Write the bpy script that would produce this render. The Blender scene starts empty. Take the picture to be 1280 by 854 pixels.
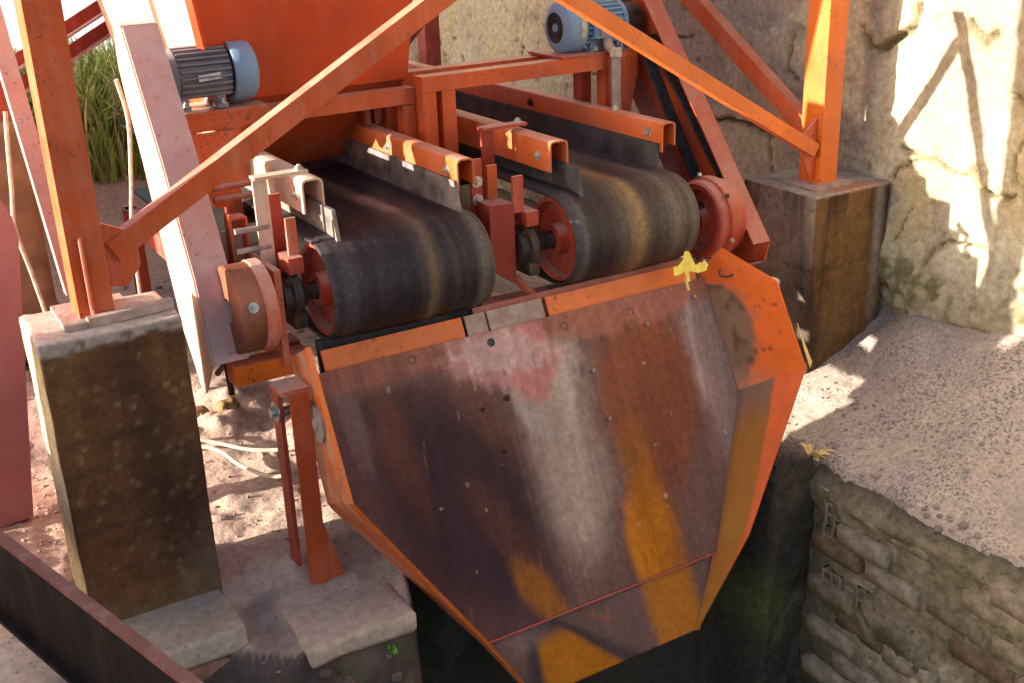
import bpy, bmesh, math, random
import numpy as np
from mathutils import Vector, Matrix, Quaternion

random.seed(5)
rng = np.random.default_rng(5)
SC = bpy.context.scene
COL = SC.collection
R = math.radians

# ------------------------------------------------------------------ camera
yaw, pit, rol = R(30.45), R(21.77), R(-2.14)
fw = Vector((math.sin(yaw) * math.cos(pit), math.cos(yaw) * math.cos(pit), -math.sin(pit)))
rt = Vector((math.cos(yaw), -math.sin(yaw), 0))
up = rt.cross(fw)
rt, up = math.cos(rol) * rt + math.sin(rol) * up, -math.sin(rol) * rt + math.cos(rol) * up
cam = bpy.data.objects.new('camera', bpy.data.cameras.new('camera'))
COL.objects.link(cam)
m = Matrix((rt, up, -fw)).transposed().to_4x4()
m.translation = Vector((-1.1845, -2.5727, 0.9201))
cam.matrix_world = m
cam.data.sensor_width = 36
cam.data.lens = 36 * 1430 / 1280
cam.data.clip_start = 0.02
cam.data.clip_end = 3000
SC.camera = cam

# ------------------------------------------------------------------ light
SUN = Vector((-1.0, 0.225, 0.20)).normalized()          # towards the sun: low, from the left and behind
elev = math.asin(SUN.z)
world = bpy.data.worlds.new('World')
SC.world = world
world.use_nodes = True
nt = world.node_tree
bg = nt.nodes['Background']
sky = nt.nodes.new('ShaderNodeTexSky')
sky.sky_type = 'NISHITA'
sky.sun_disc = False
sky.sun_elevation = elev
sky.sun_rotation = math.atan2(SUN.x, SUN.y)
sky.dust_density = 3.0
sky.air_density = 0.95
sky.ozone_density = 0.9
nt.links.new(sky.outputs[0], bg.inputs[0])
bg.inputs[1].default_value = 0.125
sun = bpy.data.objects.new('sun', bpy.data.lights.new('sun', 'SUN'))
COL.objects.link(sun)
sun.data.energy = 5.0
sun.data.angle = R(0.5)
sun.data.color = (1.0, 0.9, 0.74)
sun.rotation_euler = (-SUN).to_track_quat('-Z', 'Y').to_euler()
SC.view_settings.view_transform = 'Standard'
SC.view_settings.look = 'None'
SC.view_settings.gamma = 1
SC.view_settings.exposure = 1.75

# ------------------------------------------------------------------ noise (numpy)
def _hash(ix, iy, iz, seed):
    h = (ix * 374761393 + iy * 668265263 + iz * 2147483647 + seed * 1274126177) & 0xFFFFFFFF
    h = ((h ^ (h >> 13)) * 1274126177) & 0xFFFFFFFF
    h = h ^ (h >> 16)
    return (h & 0xFFFFFF) / float(0xFFFFFF)

def vnoise(x, y, z=0.0, seed=0):
    x, y, z = np.broadcast_arrays(np.asarray(x, float), np.asarray(y, float), np.asarray(z, float))
    ix, iy, iz = np.floor(x).astype(np.int64), np.floor(y).astype(np.int64), np.floor(z).astype(np.int64)
    fx, fy, fz = x - ix, y - iy, z - iz
    fx, fy, fz = [t * t * (3 - 2 * t) for t in (fx, fy, fz)]
    out = 0
    for dx in (0, 1):
        for dy in (0, 1):
            for dz in (0, 1):
                w = (fx if dx else 1 - fx) * (fy if dy else 1 - fy) * (fz if dz else 1 - fz)
                out = out + w * _hash(ix + dx, iy + dy, iz + dz, seed)
    return out

def fbm(x, y, z=0.0, seed=0, octs=4, gain=0.5):
    a, s, t = 1.0, 0.0, 0.0
    x, y, z = np.asarray(x, float), np.asarray(y, float), np.asarray(z, float)
    for o in range(octs):
        s = s + a * (vnoise(x, y, z, seed + o * 17) - 0.5)
        t += a
        a *= gain
        x, y, z = x * 2.03 + 3.1, y * 2.03 + 1.7, z * 2.03 + 5.3
    return s / t * 2          # about -1..1

def sstep(a, b, x):
    t = np.clip((np.asarray(x, float) - a) / (b - a), 0, 1)
    return t * t * (3 - 2 * t)

def blob(x, y, cx, cy, rx, ry, ang=0.0, soft=0.5):
    c, s = math.cos(ang), math.sin(ang)
    dx, dy = x - cx, y - cy
    d = np.sqrt(((c * dx + s * dy) / rx) ** 2 + ((-s * dx + c * dy) / ry) ** 2)
    return 1 - sstep(1 - soft, 1 + soft, d)

def mixc(c, col, w):
    return c * (1 - w[..., None]) + np.array(col) * w[..., None]

# ------------------------------------------------------------------ materials
def new_mat(name):
    mt = bpy.data.materials.new(name)
    mt.use_nodes = True
    return mt, mt.node_tree, mt.node_tree.nodes, mt.node_tree.links, mt.node_tree.nodes['Principled BSDF']

def n_noise(nt, vec, scale, detail=4, rough=0.55):
    n = nt.nodes.new('ShaderNodeTexNoise')
    n.inputs['Scale'].default_value = scale
    n.inputs['Detail'].default_value = detail
    n.inputs['Roughness'].default_value = rough
    if vec: nt.links.new(vec, n.inputs['Vector'])
    return n.outputs['Fac']

def n_map(nt, val, a, b, c=0.0, d=1.0):
    n = nt.nodes.new('ShaderNodeMapRange')
    n.inputs[1].default_value, n.inputs[2].default_value = a, b
    n.inputs[3].default_value, n.inputs[4].default_value = c, d
    nt.links.new(val, n.inputs[0])
    return n.outputs[0]

def n_mul(nt, a, b):
    n = nt.nodes.new('ShaderNodeMath'); n.operation = 'MULTIPLY'
    for i, v in enumerate((a, b)):
        if isinstance(v, (int, float)): n.inputs[i].default_value = v
        else: nt.links.new(v, n.inputs[i])
    return n.outputs[0]

def n_mix(nt, fac, a, b, mode='MIX'):
    n = nt.nodes.new('ShaderNodeMixRGB'); n.blend_type = mode
    for i, v in zip(('Fac', 'Color1', 'Color2'), (fac, a, b)):
        if isinstance(v, (int, float)): n.inputs[i].default_value = v
        elif isinstance(v, (tuple, list)): n.inputs[i].default_value = (*v[:3], 1)
        else: nt.links.new(v, n.inputs[i])
    return n.outputs[0]

def n_vec(nt, scale=(1, 1, 1)):
    g = nt.nodes.new('ShaderNodeTexCoord')
    mp = nt.nodes.new('ShaderNodeMapping')
    mp.inputs['Scale'].default_value = scale
    nt.links.new(g.outputs['Object'], mp.inputs['Vector'])
    return mp.outputs[0]

def n_bump(nt, h, strength, dist, bsdf):
    b = nt.nodes.new('ShaderNodeBump')
    b.inputs['Strength'].default_value = strength
    b.inputs['Distance'].default_value = dist
    nt.links.new(h, b.inputs['Height'])
    nt.links.new(b.outputs[0], bsdf.inputs['Normal'])

def paint(name, col, dust=0.25, topdust=0.75, chips=0.5, rough=0.42, dustcol=(0.50, 0.33, 0.28), streak=0.3):
    mt, nt, N, L, P = new_mat(name)
    v = n_vec(nt)
    big = n_noise(nt, v, 4, 3)
    c = n_mix(nt, n_map(nt, big, 0.35, 0.65), [x * 0.82 for x in col], [min(1, x * 1.12) for x in col])
    st = n_noise(nt, n_vec(nt, (28, 28, 2.5)), 1.0, 4, 0.6)
    c = n_mix(nt, n_mul(nt, n_map(nt, st, 0.48, 0.75), streak), c, dustcol)
    dn = n_noise(nt, v, 11, 6, 0.65)
    c = n_mix(nt, n_mul(nt, n_map(nt, dn, 0.42, 0.72), dust), c, dustcol)
    g = N.new('ShaderNodeNewGeometry')
    sx = N.new('ShaderNodeSeparateXYZ'); L.new(g.outputs['Normal'], sx.inputs[0])
    td = n_mul(nt, n_map(nt, sx.outputs[2], 0.35, 0.95), n_map(nt, dn, 0.3, 0.6, 0.55, 1.0))
    td = n_mul(nt, td, topdust)
    c = n_mix(nt, td, c, dustcol)
    ch = n_noise(nt, v, 34, 5, 0.6)
    chf = n_map(nt, ch, 0.68 - 0.06 * chips, 0.72 - 0.06 * chips)
    chf = n_mul(nt, chf, n_map(nt, n_noise(nt, v, 5, 2), 0.45, 0.6))
    chf = n_mul(nt, chf, min(1, chips))
    c = n_mix(nt, chf, c, (0.075, 0.03, 0.02))
    c2 = n_noise(nt, v, 110, 4, 0.6)
    ff = n_mul(nt, n_map(nt, c2, 0.59, 0.63), n_map(nt, n_noise(nt, v, 9, 3), 0.46, 0.62))
    c = n_mix(nt, n_mul(nt, ff, min(1, chips * 1.3)), c, (0.09, 0.035, 0.022))
    gr = n_noise(nt, v, 17, 5, 0.7)
    c = n_mix(nt, n_mul(nt, n_map(nt, gr, 0.52, 0.75), min(0.5, chips * 0.6)), c, [x * 0.45 + 0.012 for x in col])
    L.new(c, P.inputs['Base Color'])
    L.new(n_map(nt, dn, 0.3, 0.7, rough, min(1, rough + 0.35)), P.inputs['Roughness'])
    n_bump(nt, ch, 0.12, 0.004, P)
    return mt

def plain(name, col, rough=0.6, metal=0.0, var=0.25, scale=20, bump=0.2, dist=0.004, col2=None):
    mt, nt, N, L, P = new_mat(name)
    v = n_vec(nt)
    f = n_noise(nt, v, scale, 6, 0.6)
    c2 = col2 or [x * (1 - var) for x in col]
    c = n_mix(nt, n_map(nt, f, 0.35, 0.65), c2, [min(1, x * (1 + var * (0 if col2 else 1))) for x in col])
    L.new(c, P.inputs['Base Color'])
    P.inputs['Roughness'].default_value = rough
    P.inputs['Metallic'].default_value = metal
    P.inputs['Specular IOR Level'].default_value = 0.2
    n_bump(nt, f, bump, dist, P)
    return mt

def vcol(name, rough=0.7, scale=60, var=0.3, bump=0.3, dist=0.004, speck=None, grit=180, spec=None, vecscale=(1, 1, 1)):
    """colour from the point attribute 'Col' broken up by fine noise"""
    mt, nt, N, L, P = new_mat(name)
    a = N.new('ShaderNodeAttribute'); a.attribute_name = 'Col'
    v = n_vec(nt, vecscale)
    f = n_noise(nt, v, scale, 6, 0.65)
    k = n_map(nt, f, 0.3, 0.7, 1 - var, 1 + var)
    cm = N.new('ShaderNodeCombineXYZ')
    for i in range(3): L.new(k, cm.inputs[i])
    c = n_mix(nt, 1.0, a.outputs['Color'], cm.outputs[0], 'MULTIPLY')
    if speck:
        s = n_noise(nt, v, grit, 3, 0.6)
        bigm = n_map(nt, n_noise(nt, v, 6, 3), 0.35, 0.62, 0.15, 1.0)
        c = n_mix(nt, n_mul(nt, n_mul(nt, n_map(nt, s, speck[1] - 0.02, speck[1] + 0.05), speck[2]), bigm), c, speck[0])
    L.new(c, P.inputs['Base Color'])
    P.inputs['Roughness'].default_value = rough
    P.inputs['Specular IOR Level'].default_value = 0.15 if spec is None else spec
    n_bump(nt, f, bump, dist, P)
    return mt

ORANGE = (0.53, 0.073, 0.005)
M = {}
M['orange'] = paint('orange_paint', ORANGE, dust=0.14, topdust=0.6, chips=0.6, streak=0.16)
M['hopper'] = paint('hopper_paint', (0.56, 0.055, 0.003), dust=0.03, topdust=0.3, chips=0.05, streak=0.08)
M['bright'] = paint('bright_orange_paint', (0.68, 0.135, 0.007), dust=0.08, topdust=0.45, chips=0.7, streak=0.1)
M['red'] = paint('red_orange_paint', (0.38, 0.035, 0.010), dust=0.12, topdust=0.7, chips=0.4, streak=0.2)
M['skirt'] = paint('skirt_orange_paint', (0.56, 0.105, 0.014), dust=0.22, topdust=0.75, chips=0.4, dustcol=(0.52, 0.30, 0.24), streak=0.15)
M['dullred'] = paint('chalky_red_paint', (0.48, 0.15, 0.14), dust=0.25, topdust=0.7, chips=0.1)
M['deepred'] = paint('deep_red_paint', (0.23, 0.014, 0.007), dust=0.03, topdust=0.5, chips=0.3, streak=0.05)
M['dkred'] = paint('dark_red_paint', (0.27, 0.03, 0.018), dust=0.2, topdust=0.6, chips=0.5)
M['dusty'] = paint('dusty_orange_paint', (0.48, 0.09, 0.04), dust=0.35, topdust=0.9, chips=0.5, streak=0.5)
M['pink'] = paint('dust_coated_red_paint', (0.62, 0.30, 0.26), dust=0.75, topdust=0.9, chips=0.5, dustcol=(0.55, 0.40, 0.40), streak=0.5)
M['pale'] = paint('sunlit_dusty_paint', (0.66, 0.38, 0.26), dust=0.8, topdust=0.9, chips=0.1, dustcol=(0.68, 0.54, 0.44), streak=0.9)  # dust, plus sunlight painted in as a paler tone for sun-facing sides
M['rubber'] = plain('black_rubber', (0.035, 0.031, 0.034), 0.62, scale=30, var=0.5, bump=0.15)
M['flap'] = plain('grey_rubber_flap', (0.10, 0.092, 0.095), 0.7, scale=16, var=0.5, col2=(0.045, 0.04, 0.045))
M['dustflap'] = plain('dust_caked_rubber_flap', (0.33, 0.25, 0.235), 0.85, scale=14, var=0.3, col2=(0.10, 0.085, 0.085))
M['grease'] = plain('greasy_dark_steel', (0.075, 0.05, 0.04), 0.5, 0.3, scale=25, var=0.5)
M['steel'] = plain('worn_steel', (0.42, 0.39, 0.36), 0.4, 0.7, scale=30, var=0.3)
M['zinc'] = plain('zinc_bolt', (0.5, 0.47, 0.44), 0.4, 0.6, scale=50, var=0.3)
M['dullbolt'] = plain('dulled_bolt', (0.34, 0.27, 0.25), 0.55, 0.3, scale=50, var=0.3)
M['rustbolt'] = plain('rusted_bolt', (0.10, 0.05, 0.035), 0.7, 0.2, scale=50, var=0.4)
M['sheave'] = plain('rusty_sheave_steel', (0.34, 0.12, 0.075), 0.6, 0.1, scale=9, var=0.4, col2=(0.15, 0.055, 0.032))
M['motor'] = paint('grey_blue_motor_paint', (0.17, 0.17, 0.22), dust=0.35, topdust=0.35, chips=0.2, dustcol=(0.42, 0.34, 0.33), streak=0.2)
M['blue'] = paint('blue_motor_paint', (0.17, 0.29, 0.47), dust=0.22, topdust=0.35, chips=0.2, dustcol=(0.38, 0.36, 0.38), streak=0.1)
M['grille'] = plain('dark_fan_grille', (0.05, 0.05, 0.055), 0.6, 0.3, scale=60, var=0.5)
M['tag'] = plain('faded_motor_plate', (0.5, 0.42, 0.34), 0.5, scale=60)
M['yellow'] = plain('yellow_leaf', (0.78, 0.62, 0.12), 0.6, scale=30, var=0.15)
M['dryleaf'] = plain('dry_straw_leaf', (0.72, 0.52, 0.22), 0.7, scale=30, var=0.25)
M['green'] = plain('fresh_green_leaf', (0.10, 0.26, 0.03), 0.6, scale=30, var=0.3)
M['cable'] = plain('pale_grey_cable', (0.50, 0.43, 0.33), 0.6, scale=30)
M['conduit'] = plain('grey_conduit', (0.33, 0.26, 0.25), 0.55, scale=25)
M['strip'] = plain('weathered_pale_timber', (0.78, 0.68, 0.60), 0.8, scale=20)
M['mortar_red'] = plain('old_red_brick', (0.27, 0.13, 0.095), 0.9, scale=30, var=0.4, bump=0.5, col2=(0.14, 0.075, 0.06))
M['fgsteel'] = paint('rusty_black_steel', (0.010, 0.007, 0.008), dust=0.0, topdust=0.0, chips=0.3, dustcol=(0.07, 0.03, 0.018), streak=0.35)
M['fgsteel'].node_tree.nodes['Principled BSDF'].inputs['Specular IOR Level'].default_value = 0.12
M['fgred'] = paint('dull_red_edge_paint', (0.13, 0.034, 0.027), dust=0.15, topdust=0.05, chips=0.3)
M['farpier'] = plain('brown_far_concrete', (0.30, 0.17, 0.10), 0.9, scale=8, var=0.3, col2=(0.16, 0.09, 0.055))

def brick_mat(name, a, b):
    return plain(name, a, 0.92, scale=26, col2=b, bump=0.6, dist=0.006)
M['brick_a'] = brick_mat('weathered_pink_brick', (0.36, 0.285, 0.23), (0.16, 0.135, 0.095))
M['brick_b'] = brick_mat('weathered_olive_brick', (0.24, 0.195, 0.145), (0.11, 0.09, 0.06))
M['brick_c'] = brick_mat('weathered_brown_brick', (0.20, 0.13, 0.09), (0.09, 0.065, 0.045))

def concrete(name, col, dark, rust, spots=True, rustamt=0.6, sp=0.5):
    mt, nt, N, L, P = new_mat(name)
    v = n_vec(nt)
    st = n_noise(nt, n_vec(nt, (16, 16, 1.3)), 1.0, 5, 0.6)
    c = n_mix(nt, n_map(nt, st, 0.35, 0.65), dark, col)
    bl = n_noise(nt, n_vec(nt, (5, 5, 1.5)), 1.0, 3)
    c = n_mix(nt, n_mul(nt, n_map(nt, bl, 0.45, 0.65), rustamt), c, rust)
    pt = n_noise(nt, v, 9, 5, 0.6)
    c = n_mix(nt, n_mul(nt, n_map(nt, pt, 0.56, 0.7), 0.45), c, [x * 1.9 for x in col])
    if spots:
        vo = N.new('ShaderNodeTexVoronoi'); vo.inputs['Scale'].default_value = 26; vo.inputs['Randomness'].default_value = 1
        L.new(v, vo.inputs['Vector'])
        s = n_mul(nt, n_map(nt, vo.outputs['Distance'], 0.16, 0.26, 1, 0), n_map(nt, n_noise(nt, v, 12, 2), 0.5, 0.62))
        c = n_mix(nt, n_mul(nt, s, sp), c, (0.42, 0.30, 0.18))
    g = N.new('ShaderNodeNewGeometry')
    sx = N.new('ShaderNodeSeparateXYZ'); L.new(g.outputs['Normal'], sx.inputs[0])
    c = n_mix(nt, n_mul(nt, n_map(nt, sx.outputs[2], 0.4, 0.9), 0.85), c, (0.48, 0.36, 0.29))
    L.new(c, P.inputs['Base Color'])
    P.inputs['Roughness'].default_value = 0.9
    n_bump(nt, n_noise(nt, v, 60, 6, 0.65), 0.35, 0.006, P)
    return mt
M['pillar_l'] = concrete('brown_stained_concrete', (0.125, 0.066, 0.036), (0.045, 0.023, 0.014), (0.135, 0.055, 0.018), True, 0.5, 0.55)
M['pillar_r'] = concrete('grey_stained_concrete', (0.20, 0.15, 0.10), (0.055, 0.038, 0.027), (0.12, 0.055, 0.018), False, 0.75)

M['pier'] = vcol('stained_concrete', 0.92, 70, 0.22, 0.5, 0.006, ((0.05, 0.03, 0.02), 0.68, 0.6), 150)
M['ground'] = vcol('dusty_sand', 0.95, 40, 0.22, 0.5, 0.012, ((0.11, 0.095, 0.105), 0.64, 0.75), 120)
M['sand'] = vcol('grey_sand', 0.95, 70, 0.25, 0.4, 0.008, ((0.10, 0.095, 0.13), 0.54, 0.85), 120)
M['wall'] = vcol('rough_cement_render', 0.93, 48, 0.28, 0.7, 0.012, ((0.16, 0.12, 0.07), 0.70, 0.6), 60)
M['mud'] = vcol('muddy_brickwork', 0.9, 40, 0.4, 0.8, 0.012, ((0.05, 0.05, 0.03), 0.62, 0.7), 45)
M['plate'] = vcol('worn_rusty_plate', 0.6, 60, 0.20, 0.15, 0.003, ((0.42, 0.30, 0.24), 0.72, 0.5), 200, 0.15)
M['wing'] = vcol('worn_orange_plate', 0.5, 26, 0.10, 0.10, 0.003, ((0.12, 0.05, 0.03), 0.72, 0.8), 90, 0.35)
M['belt'] = vcol('used_belt_rubber', 0.5, 70, 0.35, 0.25, 0.002, ((0.12, 0.095, 0.085), 0.66, 0.45), 140, 0.2)
M['grass'] = vcol('dry_grass', 0.7, 20, 0.2, 0.0)
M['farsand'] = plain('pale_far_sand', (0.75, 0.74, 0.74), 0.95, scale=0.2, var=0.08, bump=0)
M['dustcap'] = plain('sand_covered_plate', (0.44, 0.335, 0.295), 0.95, scale=24, var=0.3, bump=0.6, dist=0.008, col2=(0.30, 0.20, 0.165))
M['gravel'] = plain('gravel_stone', (0.40, 0.31, 0.27), 0.9, scale=12, var=0.3, col2=(0.20, 0.165, 0.155))

# ------------------------------------------------------------------ objects
def thing(name, label, cat, loc=(0, 0, 0), group=None):
    o = bpy.data.objects.new(name, None)
    o.empty_display_size = 0.1
    COL.objects.link(o)
    o.location = loc
    o['label'] = label; o['category'] = cat
    if group: o['group'] = group
    return o

def tag(o, label, cat, group=None):
    o['label'] = label; o['category'] = cat
    if group: o['group'] = group
    return o

def root_loc(o):
    v = Vector((0, 0, 0))
    while o:
        v += o.location; o = o.parent
    return v

class MB:
    """collects shapes given in world metres; build() links them as one mesh object"""
    def __init__(s):
        s.bm = bmesh.new()
    def _add(s, vs, fs):
        b = [s.bm.verts.new(v) for v in vs]
        for f in fs:
            try: s.bm.faces.new([b[i] for i in f])
            except ValueError: pass
        return b
    def box(s, x0, x1, y0, y1, z0, z1):
        s._add([(x, y, z) for x in (x0, x1) for y in (y0, y1) for z in (z0, z1)],
               [(0, 1, 3, 2), (4, 6, 7, 5), (0, 4, 5, 1), (2, 3, 7, 6), (0, 2, 6, 4), (1, 5, 7, 3)])
        return s
    def bar(s, p, q, w, h, upv=(0, 0, 1)):
        p, q = Vector(p), Vector(q)
        d = (q - p).normalized(); a = d.cross(Vector(upv)).normalized(); u = a.cross(d).normalized()
        vs = [c + a * (i * w / 2) + u * (j * h / 2) for c in (p, q) for i in (-1, 1) for j in (-1, 1)]
        s._add(vs, [(0, 1, 3, 2), (4, 6, 7, 5), (0, 4, 5, 1), (2, 3, 7, 6), (0, 2, 6, 4), (1, 5, 7, 3)])
        return s
    def prism(s, pts, vec):
        n = len(pts); v = Vector(vec)
        vs = [Vector(p) for p in pts] + [Vector(p) + v for p in pts]
        s._add(vs, [tuple(range(n))[::-1], tuple(range(n, 2 * n))] + [(i, (i + 1) % n, n + (i + 1) % n, n + i) for i in range(n)])
        return s
    def sheet(s, pts, tris, thick):
        """faces of arbitrary points, thickened along the mean normal"""
        P = [Vector(p) for p in pts]
        nm = Vector((0, 0, 0))
        for t in tris: nm += (P[t[1]] - P[t[0]]).cross(P[t[2]] - P[t[0]])
        nm.normalize()
        n = len(P)
        vs = P + [p - nm * thick for p in P]
        cnt = {}
        for t in tris:
            for i in range(len(t)):
                cnt[(t[i], t[(i + 1) % len(t)])] = 1
        fs = [tuple(t) for t in tris] + [tuple(i + n for i in t[::-1]) for t in tris]
        for (a, b) in cnt:
            if (b, a) not in cnt: fs.append((a, n + a, n + b, b))
        s._add(vs, fs)
        return s
    def lathe(s, c, axis, prof, seg=32):
        c = Vector(c); ax = Vector(axis).normalized()
        a = ax.orthogonal().normalized(); b = ax.cross(a)
        rings = []
        for (t, r) in prof:
            if r < 1e-6: rings.append([s.bm.verts.new(c + ax * t)])
            else: rings.append([s.bm.verts.new(c + ax * t + (a * math.cos(2 * math.pi * k / seg) + b * math.sin(2 * math.pi * k / seg)) * r) for k in range(seg)])
        for r0, r1 in zip(rings, rings[1:]):
            for k in range(seg):
                k2 = (k + 1) % seg
                if len(r0) == 1 and len(r1) == 1: continue
                if len(r0) == 1: s.bm.faces.new((r0[0], r1[k], r1[k2]))
                elif len(r1) == 1: s.bm.faces.new((r0[k], r1[0], r0[k2]))
                else: s.bm.faces.new((r0[k], r1[k], r1[k2], r0[k2]))
        return s
    def tube(s, pts, r, seg=10):
        P = [Vector(p) for p in pts]; rings = []
        n0 = None
        for i, p in enumerate(P):
            d = (P[min(i + 1, len(P) - 1)] - P[max(i - 1, 0)]).normalized()
            n0 = d.orthogonal().normalized() if n0 is None else (n0 - d * n0.dot(d)).normalized()
            b = d.cross(n0)
            rings.append([s.bm.verts.new(p + (n0 * math.cos(2 * math.pi * k / seg) + b * math.sin(2 * math.pi * k / seg)) * r) for k in range(seg)])
        for r0, r1 in zip(rings, rings[1:]):
            for k in range(seg):
                s.bm.faces.new((r0[k], r0[(k + 1) % seg], r1[(k + 1) % seg], r1[k]))
        s.bm.faces.new(rings[0][::-1]); s.bm.faces.new(rings[-1])
        return s
    def build(s, name, mat, parent=None, bevel=0.002, smooth=True, loc=None, kind=None, warp=0.0):
        bm = s.bm
        if bevel:
            es = [e for e in bm.edges if len(e.link_faces) == 2 and e.calc_face_angle(0) > 0.7]
            bmesh.ops.bevel(bm, geom=es, offset=bevel, segments=2, profile=0.5, affect='EDGES', clamp_overlap=True)
        bmesh.ops.recalc_face_normals(bm, faces=bm.faces)
        base = root_loc(parent) if parent else Vector(loc or (0, 0, 0))
        bmesh.ops.translate(bm, verts=bm.verts, vec=-base)
        me = bpy.data.meshes.new(name)
        bm.to_mesh(me); bm.free()
        if smooth:
            me.polygons.foreach_set('use_smooth', [True] * len(me.polygons))
            try: me.set_sharp_from_angle(angle=R(35))
            except Exception: pass
        me.materials.append(M[mat] if isinstance(mat, str) else mat)
        o = bpy.data.objects.new(name, me)
        COL.objects.link(o)
        if parent: o.parent = parent
        else: o.location = base
        if kind: o['kind'] = kind
        return o

def np_mesh(name, V, F, mat, cols=None, parent=None, smooth=True, loc=(0, 0, 0), kind=None):
    me = bpy.data.meshes.new(name)
    base = np.array(root_loc(parent) if parent else loc)
    me.from_pydata((np.asarray(V) - base).tolist(), [], [tuple(int(i) for i in f) for f in F])
    if cols is not None:
        a = me.color_attributes.new('Col', 'FLOAT_COLOR', 'POINT')
        c = np.ones((len(V), 4), np.float32); c[:, :3] = np.clip(cols, 0, 1)
        a.data.foreach_set('color', c.ravel())
    if smooth: me.polygons.foreach_set('use_smooth', [True] * len(me.polygons))
    me.materials.append(M[mat])
    o = bpy.data.objects.new(name, me)
    COL.objects.link(o)
    if parent: o.parent = parent
    else: o.location = base.tolist()
    if kind: o['kind'] = kind
    return o

def grid_faces(nu, nv, off=0):
    i, j = np.meshgrid(np.arange(nu - 1), np.arange(nv - 1), indexing='ij')
    a = (i * nv + j).ravel() + off
    return np.stack([a, a + nv, a + nv + 1, a + 1], 1)

def rough_box(x0, x1, y0, y1, z0, z1, step, rad, amp, seed, freq=9.0, octs=4):
    """closed box with rounded, worn edges and an uneven skin"""
    bm = bmesh.new()
    nx, ny, nz = [max(2, int(round((b - a) / step))) for a, b in ((x0, x1), (y0, y1), (z0, z1))]
    V = {}; F = []
    def vid(i, j, k):
        if (i, j, k) not in V: V[(i, j, k)] = len(V)
        return V[(i, j, k)]
    for (n1, n2, fix, mx) in ((ny, nz, 0, nx), (nx, nz, 1, ny), (nx, ny, 2, nz)):
        for side in (0, mx):
            for a in range(n1):
                for b in range(n2):
                    q = []
                    for (da, db) in ((0, 0), (1, 0), (1, 1), (0, 1)):
                        t = [a + da, b + db]; t.insert(fix, side); q.append(vid(*t))
                    flip = (side == 0) != (fix == 1)
                    F.append(q[::-1] if flip else q)
    K = np.array(list(V.keys()), float)
    P = np.stack([x0 + K[:, 0] / nx * (x1 - x0), y0 + K[:, 1] / ny * (y1 - y0), z0 + K[:, 2] / nz * (z1 - z0)], 1)
    lo = np.array([x0, y0, z0]) + rad; hi = np.array([x1, y1, z1]) - rad
    Q = np.clip(P, lo, hi); D = P - Q
    L = np.linalg.norm(D, axis=1, keepdims=True); L[L < 1e-9] = 1
    N = D / L
    chip = fbm(P[:, 0] * 14, P[:, 1] * 14, P[:, 2] * 14, seed + 3, 3)
    edge = (np.abs(D) > rad * 0.4).sum(1) >= 2
    P = Q + N * (rad + amp * fbm(P[:, 0] * freq, P[:, 1] * freq, P[:, 2] * freq, seed, octs) - np.where(edge, np.clip(chip, 0, 1) * rad * 0.8, 0))[:, None]
    return P, F

def hexbolt(mb, p, axis, r=0.009, h=0.008, washer=True):
    if washer: mb.lathe(p, axis, [(0, 0), (0, r * 1.6), (0.002, r * 1.6), (0.002, 0)], 14)
    mb.lathe(Vector(p) + Vector(axis).normalized() * 0.002, axis, [(0, r), (h, r), (h, 0)], 6)
    mb.lathe(Vector(p) + Vector(axis).normalized() * (h + 0.001), axis, [(0, r * 0.55), (h * 0.7, r * 0.5), (h * 0.7, 0)], 10)
    return mb

def bolt(parent, p, axis, r=0.009, mat='zinc', name='bolt', washer=True):
    return hexbolt(MB(), p, axis, r, 0.007, washer).build(name, mat, parent, bevel=0)

# ================================================================== GROUND
def pit_edge(x, y):
    return -0.44 + 0.025 * fbm(x * 9, x * 0 + 2, 0, 31) + 0.16 * sstep(-0.50, -0.68, x) + 0.24 * sstep(-0.26, -0.12, x) - 0.08 * sstep(-0.98, -1.1, x)

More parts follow.
